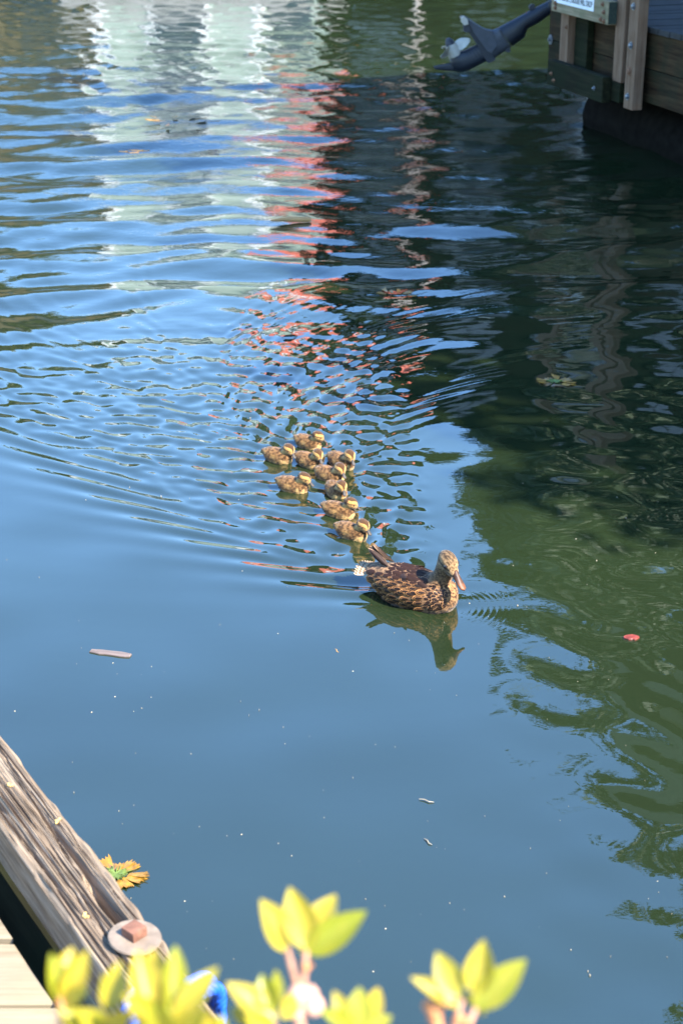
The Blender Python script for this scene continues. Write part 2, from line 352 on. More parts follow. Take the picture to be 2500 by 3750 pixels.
# ------------------------------------------------------------------ far side of the harbour (seen in the water's reflections)
M_GLASS = simple('window_glass', (.03, .04, .05), .05, .2, 3); M_WHITE = simple('white_trim', (.75, .75, .72), .5, .08, 8)
M_ROOF = simple('dark_shingle_roof', (.06, .058, .055), .9, .35, 25, bump=.01)
M_FLOAT = simple('concrete_float', (.25, .245, .23), .9, .25, 6, bump=.01)
def bearing(deg, r, z=0): return Vector((r*math.sin(R(deg)), r*math.cos(R(deg)), z))
def float_home(name, label, b0, b1, dist, h, wallm, trimm, roof='gable', depth=5.5, turn=0, floors=2, roofm=None, overhang=.35, floatm=None):
    p0, p1 = bearing(b0, dist), bearing(b1, dist); c = (p0+p1)/2; w = (p1-p0).length
    t = empty(name, (c.x, c.y, 0), R(turn)-math.atan2(c.x, c.y)*.0, label=label, cat='float home')
    MB().bbox((0, depth/2, .1), (w+1.0, depth+1.2, .9), .03).build('float', floatm or M_FLOAT, t)
    z0 = .552; wl = MB().box((0, depth/2, z0+h/2), (w, depth, h)).build('wall', wallm, t)
    for sx in (-1, 1): MB().bbox((sx*(w/2-.05), -.012, z0+h/2), (.14, .03, h-.02), .004).build('corner_trim', trimm, t)
    if roof == 'gable':
        rise = w*.34; a = math.atan2(rise, w/2); ln = math.hypot(rise, w/2)+overhang
        for sx in (-1, 1):
            M_ = Matrix.Rotation(sx*a, 4, 'Y'); cx = sx*(w/4+overhang*.5*math.cos(a)); cz = z0+h+rise/2-overhang*.5*math.sin(a)+.09
            MB().box((cx, depth/2, cz), (ln, depth+2*overhang, .1), M_).build('roof', roofm or M_ROOF, t)
        MB().prism([(-w/2+.02, z0+h), (w/2-.02, z0+h), (0, z0+h+rise-.02)], depth-.05, Matrix.Translation((0, depth/2, 0)) @ Matrix.Rotation(R(90), 4, 'X')).build('gable', wallm, t)
    else:
        MB().bbox((0, depth/2, z0+h+.12), (w+2*overhang, depth+2*overhang, .24), .03).build('roof', roofm or trimm, t)
    fh = h/floors; nw = max(1, int(w/1.6))
    for f in range(floors):
        for i in range(nw):
            x = -w/2 + w*(i+.5)/nw; door = (f == 0 and i == nw//2)
            ww, hh = (.85, 2.0) if door else (min(1.0, w/nw*.6), fh*.42); zc = z0+f*fh+(1.02 if door else fh*.56)
            fr = MB().bbox((x, -.03, zc), (ww+.16, .055, hh+.16), .008).build('door' if door else 'window', trimm, t)
            MB().bbox((x, -.062, zc), (ww-.02, .01, hh-.02), .003).build('pane', M_GLASS, fr)
            if not door:
                for q in (-1, 1): MB().box((x+q*ww*.02, -.07, zc+q*0), (.03, .006, hh) if q < 0 else (ww, .005, .03)).build('glazing_bar', trimm, fr)
    return t
M_SAGE = simple('pale_sage_siding', (.33, .40, .34), .7, .06, 6, stretch=(1, 1, 6)); M_CEDARW = simple('brown_shingle_wall', (.13, .10, .055), .9, .5, 14)
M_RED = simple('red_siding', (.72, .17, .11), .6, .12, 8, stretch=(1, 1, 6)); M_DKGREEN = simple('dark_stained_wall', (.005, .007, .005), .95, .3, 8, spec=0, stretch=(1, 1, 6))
M_OLIVE = simple('weathered_olive_wall', (.16, .145, .095), .85, .3, 7, stretch=(1, 1, 5))
float_home('float_home', 'brown shingled gabled float home beside the pale sage one', -16.5, -8.6, 37, 3.6, M_CEDARW, M_CEDARW, 'gable', turn=0)
float_home('float_home', 'pale sage green float home with white trim and flat roof', -8.2, -2.7, 28.8, 4.3, M_SAGE, M_WHITE, 'flat', floors=2)
float_home('float_home', 'narrow float home with red upper storey on pale walls', -2.7, -.8, 30.6, 3.9, M_SAGE, M_SAGE, 'flat', floors=1, roofm=M_RED)
MB().bbox((0, 2.45, 5.85), (1.0, 4.6, 2.3), .02).build('upper_storey', M_RED, bpy.data.objects['float_home.002']); MB().bbox((0, .13, 5.8), (.3, .04, .5), .005).build('window', M_WHITE, bpy.data.objects['float_home.002'])
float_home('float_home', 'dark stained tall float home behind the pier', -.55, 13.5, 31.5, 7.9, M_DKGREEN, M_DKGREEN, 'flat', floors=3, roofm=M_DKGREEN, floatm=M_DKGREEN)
M_MAST = simple('dull_mast_paint', (.42, .36, .33), .6, .15, 6)
mast = empty('flag_mast', bearing(2.5, 29.5), 0, 'slim pale mast with red lantern standing before the dark float home', 'mast')
for i in range(10):
    MB().lathe([(.032, -.6 if i == 0 else i*.65), (.032, (i+1)*.65)], 12).build('band', M_RED if i == 7 else M_MAST, mast, 40)
MB().lathe([(.0, 6.5), (.16, 6.52), (.18, 6.7), (.12, 6.9), (0, 6.98)], 14).build('lantern', M_RED, mast, 40)

def leafmat(name, col, tr):
    m, n, b, N, L = mat(name); oi = N('ShaderNodeTexCoord'); t = N('ShaderNodeTexNoise'); t.inputs['Scale'].default_value = 1.4; L(oi.outputs['Object'], t.inputs['Vector'])
    mr = N('ShaderNodeMapRange'); mr.inputs[1].default_value = .3; mr.inputs[2].default_value = .7; mr.inputs[3].default_value = .6; mr.inputs[4].default_value = 1.5; L(t.outputs[0], mr.inputs[0])
    v = N('ShaderNodeVectorMath'); v.operation = 'SCALE'; v.inputs[0].default_value = col; L(mr.outputs[0], v.inputs['Scale']); L(v.outputs[0], b.inputs['Base Color']); b.inputs['Roughness'].default_value = .6
    return m
M_LEAFD = leafmat('dark_foliage', (.03, .048, .018), .2); M_LEAFO = leafmat('olive_foliage', (.075, .085, .03), .2); M_BARK = simple('bark', (.06, .045, .032), .95, .4, 8, bump=.02)
def tree(b_, dist, h, w, label, m, seed, n=9000, base=.25, leaf=.3):
    rr = np.random.default_rng(seed); p = bearing(b_, dist); t = empty('shore_tree', (p.x, p.y, .3), 0, label, 'tree', 'trees on the far bank')
    mb = MB(); pts = [(rr.normal(0, .08)*i, rr.normal(0, .08)*i, h*.9*i/7) for i in range(8)]; mb.tube(pts, [.22*h/10*(1-.85*i/7) for i in range(8)], 9); limbs = []
    for i in range(16):
        f = base+.62*i/16+rr.uniform(0, .04); a = rr.uniform(0, 6.28); L_ = w*.45*(1.15-f)*rr.uniform(.7, 1.2); z = h*f
        e = Vector((math.cos(a)*L_, math.sin(a)*L_, z+L_*.45)); mb.tube([(0, 0, z), e*.5+Vector((0, 0, z*.5)), e], [.09, .06, .02], 6); limbs.append(e)
    mb.build('trunk', M_BARK, t, True)
    cl = np.array([[rr.normal(0, w*.17), rr.normal(0, w*.17), h*rr.uniform(base+.12, .97)] for _ in range(46)] + [list(e) for e in limbs])
    prof = 1-np.abs((cl[:, 2]/h-.5))*.9; cl[:, :2] *= (prof*1.2)[:, None]
    ci = rr.integers(0, len(cl), n); q = cl[ci]+rr.normal(0, 1, (n, 3))*np.array([.085*w, .085*w, .06*h]); U = rr.normal(0, 1, (n, 3)); U /= np.linalg.norm(U, axis=1, keepdims=True); V = rr.normal(0, 1, (n, 3)); V -= U*(U*V).sum(1, keepdims=True); V /= np.linalg.norm(V, axis=1, keepdims=True)
    s_ = leaf*rr.uniform(.6, 1.3, (n, 1)); vs = np.stack([q-U*s_, q+V*s_*.5, q+U*s_, q-V*s_*.5], 1).reshape(-1, 3)
    c = MB(); c.v = [tuple(k) for k in vs]; c.f = [(4*i, 4*i+1, 4*i+2, 4*i+3) for i in range(n)]
    me = bpy.data.meshes.new('crown'); me.from_pydata(c.v, [], c.f); me.materials.append(m); inst(me, 'crown', t)
    return t
tree(7.0, 40, 15.5, 4.6, 'lowest of the dark evergreens behind the dark float home', M_LEAFD, 1)
tree(9.8, 38, 17.8, 5, 'tall slim dark evergreen between the two others behind the pier', M_LEAFD, 2)
tree(12.8, 41, 18, 6, 'tallest and broadest dark evergreen behind the pier house', M_LEAFD, 3)
tree(-13.5, 47, 9.5, 9, 'olive broadleaf tree behind the brown float home', M_LEAFO, 4)
tree(-19, 46, 11, 10, 'round olive broadleaf tree beyond the brown float home', M_LEAFO, 5)
tree(-5.5, 52, 10, 8, 'olive tree behind the pale sage float home', M_LEAFO, 6)
tree(-2.75, 44, 9, 3.2, 'small olive tree added to block low sky between pale sage and red float homes', M_LEAFO, 8, base=.0)  # added out of view, keeps bright low sky out of the reflections
tree(-.7, 43, 9.5, 3.0, 'slim olive tree added to block low sky between red and dark float homes', M_LEAFO, 9, base=.0)  # likewise added to close a bright sky gap in the reflections
tree(18, 44, 13, 8, 'dark evergreen far along the bank beyond the pier', M_LEAFD, 7)
M_BANK = simple('bank_grass', (.06, .075, .03), .95, .4, .6)
bk = MB(); xs = np.linspace(-160, 160, 60); vs = []
for row, (y, z) in enumerate(((45, -.8), (46.5, .5), (60, 1.4), (120, 3), (420, 5))):
    vs += [(x*(1+.9*row), y+1.2*math.sin(x*.21)+.8*math.sin(x*.57), z+(.3*math.sin(x*.33+row) if row > 1 else 0)) for x in xs]
bk.add(vs, [(r_*60+i, r_*60+i+1, (r_+1)*60+i+1, (r_+1)*60+i) for r_ in range(4) for i in range(59)]); tag(bk.build('bank', M_BANK, None, True), kind='structure')

# house standing on the pier, out to the right: its shade lies over the pier edge and the water
ph = pier_frame('pier_house', 0, .1, 1.05, label='weathered olive timber house with roof terrace parapet standing on the pier', cat='house')
HS0, HS1, HI0, HI1, HH = .5, 13.2, 1.0, 6.0, 4.2
MB().box(((HS0+HS1)/2, (HI0+HI1)/2, HH/2), (HS1-HS0, HI1-HI0, HH)).build('wall', M_OLIVE, ph)
MB().bbox(((HS0+HS1)/2, (HI0+HI1)/2, HH+.1), (HS1-HS0+1.2, HI1-HI0+1.2, .2), .02).build('roof', M_OLIVE, ph)
PT = .45                                                                     # terrace parapet, added as a solid wall so the shadow has one edge
MB().bbox(((HS0+HS1)/2, HI0-.45, HH+.2+PT/2), (HS1-HS0+1.0, .10, PT), .01).build('parapet', M_OLIVE, ph); MB().bbox((HS0-.45, (HI0+HI1)/2+.05, HH+.2+PT/2), (.10, HI1-HI0+.78, PT), .01).build('parapet', M_OLIVE, ph)
for f in range(2):
    for i in range(6):
        s = HS0+1.2+i*2.1; fr = MB().bbox((s, HI0-.03, 1.1+f*1.95), (1.15, .06, 1.3), .01).build('window', M_WHITE, ph); MB().bbox((s, HI0-.066, 1.1+f*1.95), (1.0, .012, 1.15), .003).build('pane', M_GLASS, fr)
        MB().box((s, HI0-.075, 1.1+f*1.95), (.04, .006, 1.15)).build('glazing_bar', M_WHITE, fr)

M_POT = simple('grey_pot', (.12, .12, .12), .8, .2, 8)
def shadow_edge_shrub(sx, inn, h, w, seed):  # leafy row added out of view to break up the house's hard shadow edge
    rr = np.random.default_rng(seed); t = pier_frame('shadow_edge_shrub', sx, inn, 1.05+HH+.2, label='unseen potted shrub in the row added to soften the pier house shadow', cat='shrub', group='shrubs added to soften the pier house shadow')
    MB().lathe([(.16, 0), (.22, .42), (.24, .45), (.2, .45), (.19, .4)], 14).build('pot', M_POT, t, 40)
    mb = MB()
    for k in range(5): a = rr.uniform(0, 6.28); mb.tube([(0, 0, .38), (math.cos(a)*w*.12, math.sin(a)*w*.12, h*.5), (math.cos(a)*w*.3, math.sin(a)*w*.3, h*.9)], [.02, .014, .006], 6)
    mb.build('stem', M_BARK, t, True); n = 1100; cl = np.stack([rr.normal(0, w*.24, 26), rr.normal(0, w*.2, 26), .5+(h-.5)*rr.beta(1.1, 1.6, 26)], 1)
    q_ = cl[rr.integers(0, 26, n)]+rr.normal(0, .11, (n, 3)); U = rr.normal(0, 1, (n, 3)); U /= np.linalg.norm(U, axis=1, keepdims=True); V = np.cross(U, rr.normal(0, 1, (n, 3))); V /= np.linalg.norm(V, axis=1, keepdims=True); s_ = .085*rr.uniform(.6, 1.3, (n, 1))
    vs = np.stack([q_-U*s_, q_+V*s_*.5, q_+U*s_, q_-V*s_*.5], 1).reshape(-1, 3); me = bpy.data.meshes.new('crown'); me.from_pydata([tuple(v) for v in vs], [], [(4*i, 4*i+1, 4*i+2, 4*i+3) for i in range(n)]); me.materials.append(M_LEAFD); inst(me, 'crown', t)
for k in range(13): shadow_edge_shrub(HS0-.1+k*1.03+.2*math.sin(k*2.3), HI0+.15+.1*math.sin(k*1.7), 1.75+.55*math.sin(k*1.9+1)+.25*math.sin(k*5.1), 1.7, 50+k)

# ------------------------------------------------------------------ near dock: bull rail, blocks, planks
TD = Vector((-.507, .862, 0)).normalized(); TN = Vector((.862, .507, 0)).normalized()      # along the rail (away), towards the water
ND0 = TN*.964                                                                              # a point on the rail's centre line
RAIL_W, RAIL_H, RAIL_TOP = .134, .122, .60
near = empty('near_dock', (ND0.x, ND0.y, 0), math.atan2(TD.y, TD.x), label='weathered plank dock edge with a thick cracked timber rail', cat='dock')
# local x away along the rail, local y = left (away from the water) because z is up
def vnoise(u, v, nu, nv, seed):
    g = np.random.default_rng(seed).normal(0, 1, (nu+3, nv+3)); uu = np.clip(u, 0, .9999)*nu; vv = np.clip(v, 0, .9999)*nv
    i = uu.astype(int); j = vv.astype(int); a = uu-i; b = vv-j; a = a*a*(3-2*a); b = b*b*(3-2*b)
    return (g[i, j]*(1-a)+g[i+1, j]*a)*(1-b)+(g[i, j+1]*(1-a)+g[i+1, j+1]*a)*b
def rail_mesh():
    X0, X1, nx = .9, 5.2, 900
    us = np.linspace(0, 1, nx); ring = []                     # profile: y from +w/2 (left) to -w/2 (water side), rounded corners
    w, h, r = RAIL_W/2, RAIL_H, .010
    def arc(cy, cz, a0, a1, n): return [(cy+r*math.cos(R(a)), cz+r*math.sin(R(a)), math.cos(R(a)), math.sin(R(a))) for a in np.linspace(a0, a1, n)]
    ring += [(w, z, 1, 0) for z in np.linspace(-h+r, -r, 16)] + arc(w-r, -r, 0, 90, 6)[1:]
    ring += [(y, 0, 0, 1) for y in np.linspace(w-r, -w+r, 130)[1:]] + arc(-w+r, -r, 90, 180, 6)[1:]
    ring += [(-w, z, -1, 0) for z in np.linspace(-r, -h+r, 12)[1:]] + [(-w+r, -h, 0, -1), (w-r, -h, 0, -1)]
    rg = np.array(ring); m = len(rg); q = np.arange(m)/m
    U, Q = np.meshgrid(us, q, indexing='ij'); wob = U*0
    Qw = np.clip(Q + .006*vnoise(U, Q*0, 8, 1, 3) + .0016*vnoise(U, Q, 30, 4, 4), 0, .9999)
    d = .0013*vnoise(U, Qw, 6, 30, 5) + .0013*vnoise(U, Qw, 12, 110, 6) + .0008*vnoise(U, Qw, 30, 200, 7)
    X = X0+(X1-X0)*U; Y = np.broadcast_to(rg[:, 0], U.shape)
    rr = random.Random(5)
    cracks = [(2.35, 3.05, -.026, .0065, .028), (2.50, 2.72, -.019, .012, .03), (1.9, 2.9, .012, .003, .012), (2.6, 3.7, .035, .0032, .014), (2.9, 4.2, .008, .0036, .015), (3.1, 4.6, -.012, .003, .012), (2.2, 3.3, .05, .0026, .01), (1.2, 2.3, -.04, .003, .014), (2.8, 3.6, -.045, .0024, .010), (1.0, 2.2, .03, .003, .012), (2.55, 3.2, .022, .0024, .010), (3.3, 4.9, .045, .003, .012), (2.4, 2.9, .002, .0022, .009)]
    cracks += [(a_, a_+rr.uniform(.15, .8), rr.uniform(-.056, .056), rr.uniform(.0012, .002), rr.uniform(.005, .012)) for a_ in [rr.uniform(1.4, 4.2) for _ in range(60)]]
    up = rg[:, 3] > .7
    for k_, (a, b, yc, wd, dp) in enumerate(cracks):
        t = (X-a)/(b-a); env = np.clip(np.sin(np.clip(t, 0, 1)*np.pi), 0, 1)**.6
        yy = yc + .005*vnoise(U, Q*0, 14, 1, 30+k_) + .0008*vnoise(U, Q*0, 80, 1, 60+k_)
        g = np.exp(-((Y-yy)/(wd*(.35+.65*env)))**2)*env; d = d - np.where(up[None, :], dp*g, 0)
    # ragged arrises
    cor = np.abs(rg[:, 2]*rg[:, 3]) > .2; d = d + np.where(cor[None, :], .003*vnoise(U, Q, 70, 30, 9)-.001, 0)
    PY = Y + d*rg[:, 2][None, :]; PZ = np.broadcast_to(rg[:, 1], U.shape) + d*rg[:, 3][None, :]
    co = np.stack([X, PY, PZ+RAIL_TOP], -1).reshape(-1, 3)
    i = np.arange(nx*m).reshape(nx, m); j = np.roll(i, -1, 1)
    fq = np.stack([i[:-1], j[:-1], j[1:], i[1:]], -1).reshape(-1, 4).tolist() + [list(i[0, ::-1]), list(i[-1])]
    mb = MB(); mb.v = [tuple(p) for p in co]; mb.f = fq
    return mb
M_RAIL = wood('silvered_rail_wood', (.07, .046, .028), (.22, .163, .11), (.36, .285, .205), 0, 75, .9, (.14, .10, .07), .45, .0035)
M_PLANK = wood('pale_deck_planks', (.15, .118, .076), (.21, .17, .115), (.27, .222, .155), 0, 45, .85, (.30, .26, .16), .35, .0015)
M_BLOCK = wood('tan_block_wood', (.13, .105, .062), (.22, .18, .11), (.30, .25, .16), 0, 50, .9, (.10, .10, .05), .4)
rail = rail_mesh().build('rail_timber', M_RAIL, near, 60)
def local_near(p): d = Vector((p.x, p.y, 0))-Vector((ND0.x, ND0.y, 0)); return d.dot(TD), -d.dot(TN)
wx_, wy_ = local_near(at(494, 3440, .605))
M_WASH = simple('dull_galvanised_washer', (.22, .17, .125), .6, .25, 40, .3); M_BOLT = simple('pinkish_rusty_bolt', (.20, .09, .055), .75, .35, 60, .2)
ws = MB().lathe([(0, 0), (.051, 0), (.0525, .0025), (.051, .006), (.02, .0085), (0, .0085)], 40, Matrix.Rotation(R(5), 4, 'X') @ Matrix.Rotation(R(-4), 4, 'Y')).build('washer', M_WASH, rail, 50); ws.location = (wx_, wy_, RAIL_TOP+.006)
bl = MB().bbox((0, 0, .016), (.036, .036, .022), .003, Matrix.Rotation(R(18), 3, 'Z')).build('bolt_head', M_BOLT, rail, 30); bl.location = (wx_, wy_, RAIL_TOP+.008)
M_LICHEN = simple('orange_lichen', (.55, .36, .12), .9, .4, 150)
for px, py in ((210, 3008), (312, 3357), (40, 2880), (430, 3560)):
    a, b_ = local_near(at(px, py, .60)); m_ = MB(); 
    for k in range(7): m_.lathe([(0, -.002), (.004*random.uniform(.5, 1.1), 0), (.003, .0025), (0, .0035)], 7, Matrix.Translation((random.gauss(0, .005), random.gauss(0, .004), 0)))
    o = m_.build('lichen_spot', M_LICHEN, rail, True); o.location = (a, b_, RAIL_TOP+.001)
for xb in (2.42, 3.95):                                                         # spacer blocks below the rail
    o = MB().bbox((0, 0, 0), (.36, .125, .156), .006).build('spacer_block', M_BLOCK, near); o.location = (xb, .002, .400)
deck_z = .46; y0 = 1.40; k = 0
while y0 < 6.4:                                                                 # planks across the dock, sawn off along the rail
    w_ = .196; ye = [y0+.004, y0+w_-.004]; xe = [(.842+random.uniform(-.006, .004)-TN.y*y)/TN.x for y in ye]
    mb = MB(); T = [(-3.2, ye[0]), (xe[0], ye[0]), (xe[1], ye[1]), (-3.2, ye[1])]; lift = random.uniform(-.003, .003)
    c = .004; cx = (T[0][0]+T[1][0])/2; cy = (ye[0]+ye[1])/2
    def inset(p, dd): return (p[0]+(dd if p[0] < cx else -dd), p[1]+(dd if p[1] < cy else -dd))
    mb.loft([[(x-cx, y-cy, -.04) for x, y in T], [(x-cx, y-cy, -c) for x, y in T], [(inset(p, c)[0]-cx, inset(p, c)[1]-cy, 0) for p in T]])
    o = mb.build('deck_plank', M_PLANK, None); o.location = (cx, cy, deck_z+lift)
    o.parent = near; bpy.context.view_layer.update(); o.matrix_parent_inverse = near.matrix_world.inverted(); y0 += w_+.006; k += 1
o = MB().bbox((0, 0, 0), (5, .26, .22), .01).build('edge_beam', M_MOSS, near); o.location = (2.9, .055, .209)
for xb in (1.2, 3.1, 4.9): o = wavy_pile(.13, -1.2, .335, int(xb*10)).build('piling', M_BLACK, near, 40); o.location = (xb, .35, 0)

# blue rope looped round the rail
M_ROPE = simple('blue_rope', (.006, .085, .46), .55, .3, 120)
def rope(path, rad, turns_per_m=26, n=7):
    path = [Vector(p) for p in path]; m = MB(); L_ = [0]
    for a, b_ in zip(path, path[1:]): L_.append(L_[-1]+(b_-a).length)
    for s in range(3):
        pts = []
        nrm = (path[1]-path[0]).normalized().orthogonal().normalized()
        for i, p in enumerate(path):
            t = (path[min(i+1, len(path)-1)]-path[max(i-1, 0)]).normalized(); nrm = (nrm-t*nrm.dot(t)).normalized(); b_ = t.cross(nrm); a = L_[i]*turns_per_m*2*math.pi+s*2.094
            pts.append(p+(nrm*math.cos(a)+b_*math.sin(a))*rad*.5)
        m.tube(pts, rad*.62, n)
    return m
rx, _ = local_near(at(735, 3612, .605)); pts = []
for i in range(320):
    a = 2*math.pi*i/319*2.0; turn = i/319
    hw, hh = RAIL_W/2+.010, RAIL_H/2+.010; e_ = 5.0
    cx_, sx_ = math.cos(a+1.2), math.sin(a+1.2); y = hw*math.copysign(abs(cx_)**(2/e_), cx_); z = hh*math.copysign(abs(sx_)**(2/e_), sx_)
    y -= .014; y *= 1.12
    pts.append((rx+(turn-.5)*.075+.012*math.sin(a), y, RAIL_TOP-RAIL_H/2+z+.004))
ro = rope(pts, .0125).build('blue_rope', M_ROPE, None, True); ro.matrix_world = near.matrix_world
tag(ro, 'bright blue twisted rope looped round the dock rail', 'rope')

# ------------------------------------------------------------------ quay and planter the photographer stands behind
M_CONC = simple('quay_concrete', (.30, .29, .27), .9, .15, 4, bump=.004)
tag(MB().box((0, -3.7, -.05), (14, 10.0, 2.1)).build('quay', M_CONC), kind='structure')
M_SOIL = simple('dark_soil', (.035, .025, .018), 1, .5, 40, bump=.01)
pla = empty('planter_box', (.05, .82, 1.004), 0, 'low cedar planter box on the quay holding the azalea', 'planter')
for sy in (-1, 1): MB().bbox((0, sy*.19, .14), (2.0, .03, .28), .004).build('long_side', M_CEDARH, pla)
for sx in (-1, 1): MB().bbox((sx*.985, 0, .14), (.03, .35, .28), .004).build('short_side', M_CEDARH, pla)
MB().box((0, 0, .125), (1.935, .345, .24)).build('soil', M_SOIL, pla)

# ------------------------------------------------------------------ azalea in the foreground
def leaf_material():
    m, n, b, N, L = mat('young_azalea_leaf'); oi = N('ShaderNodeObjectInfo'); tc = N('ShaderNodeTexCoord')
    t = N('ShaderNodeTexNoise'); t.inputs['Scale'].default_value = 3; L(tc.outputs['Object'], t.inputs['Vector'])
    ad = N('ShaderNodeMath'); L(t.outputs[0], ad.inputs[0]); L(oi.outputs['Random'], ad.inputs[1])
    r = N('ShaderNodeValToRGB'); r.color_ramp.elements[0].position = .5; r.color_ramp.elements[1].position = 1.2
    r.color_ramp.elements[0].color = (.27, .28, .018, 1); r.color_ramp.elements[1].color = (.42, .33, .03, 1)
    L(ad.outputs[0], r.inputs[0]); L(r.outputs[0], b.inputs['Base Color']); b.inputs['Roughness'].default_value = .38
    tr = N('ShaderNodeBsdfTranslucent'); L(r.outputs[0], tr.inputs[0]); mx = N('ShaderNodeMixShader'); mx.inputs[0].default_value = .4
    out = n.nodes['Material Output']; L(b.outputs[0], mx.inputs[1]); L(tr.outputs[0], mx.inputs[2]); L(mx.outputs[0], out.inputs[0]); return m
M_AZ = leaf_material(); M_STEM = simple('reddish_twig', (.34, .17, .10), .7, .3, 90); M_BUD = simple('pink_spent_bloom', (.55, .30, .21), .7, .25, 80); M_BUD2 = simple('rust_bud_scale', (.42, .17, .06), .7, .3, 80)
def leaf_mesh(cup, bend):                                      # unit length along y, unit width along x
    mb = MB(); nu, nv = 7, 13; vs = []
    for j in range(nv):
        v = j/(nv-1); w = .5*(math.sin(math.pi*min(1, v**.85))**.75)*(1 if v < .6 else 1-.1*(v-.6))
        if j in (0, nv-1): w = .03
        for i in range(nu):
            u = (i/(nu-1)-.5)*2; vs.append((u*w, v, cup*w*u*u - bend*v*v - .02*(1-abs(u))*math.sin(math.pi*v)))
    mb.add(vs, [(j*nu+i, j*nu+i+1, (j+1)*nu+i+1, (j+1)*nu+i) for j in range(nv-1) for i in range(nu-1)])
    me = mb.mesh('leaf', M_AZ, True); return me
LEAVES = [leaf_mesh(.5, .12), leaf_mesh(.3, .22), leaf_mesh(.7, .05)]
bush = empty('azalea_bush', (.05, .82, 1.26), 0, 'azalea twigs with yellow green young leaves rising in front of the dock rail', 'shrub')
bpy.context.view_layer.update(); BI = bush.matrix_world.inverted()
def leaf(parent, bp, tp, width, depth, dd=0.0, roll=0.0):
    a = atd(*bp, depth); b_ = atd(*tp, depth+dd); Yv = b_-a; ln = Yv.length; Yn = Yv.normalized()
    view = (Vector((0, 0, CH))-a).normalized(); Zv = (view+Vector((0, 0, .35))); Zv = (Zv-Yn*Zv.dot(Yn)).normalized(); Zv = Matrix.Rotation(roll, 3, Yn) @ Zv; Xv = Yn.cross(Zv)
    w = width*depth/FPX; M_ = Matrix((( Xv.x*w, Yn.x*ln, Zv.x*w, a.x), (Xv.y*w, Yn.y*ln, Zv.y*w, a.y), (Xv.z*w, Yn.z*ln, Zv.z*w, a.z), (0, 0, 0, 1)))
    o = inst(random.choice(LEAVES), 'leaf', parent); o.matrix_local = BI @ M_; return o
def twig(pts, r0, r1, depth):
    P = [BI @ atd(x, y, depth+d) for x, y, d in pts]; n = len(P); return MB().tube(P, [r0+(r1-r0)*i/(n-1) for i in range(n)], 8).build('twig', M_STEM, bush, True)
def bloom(parent, px, py, depth, r, m, n=6):
    mb = MB(); c = BI @ atd(px, py, depth)
    for k in range(n):
        o_ = Vector((random.gauss(0, .55), random.gauss(0, .55), random.gauss(0, .55)))*r; s_ = r*random.uniform(.45, .8)
        mb.lathe([(s_*math.sin(q*math.pi/7)*(1+.12*math.sin(3*q)), -s_*math.cos(q*math.pi/7)) for q in range(0, 8)], 10, Matrix.Translation(c+o_) @ Matrix.Rotation(random.uniform(0, 3), 4, Vector((random.random(), random.random(), random.random())).normalized()))
    return mb.build('spent_bloom', m, parent, True)
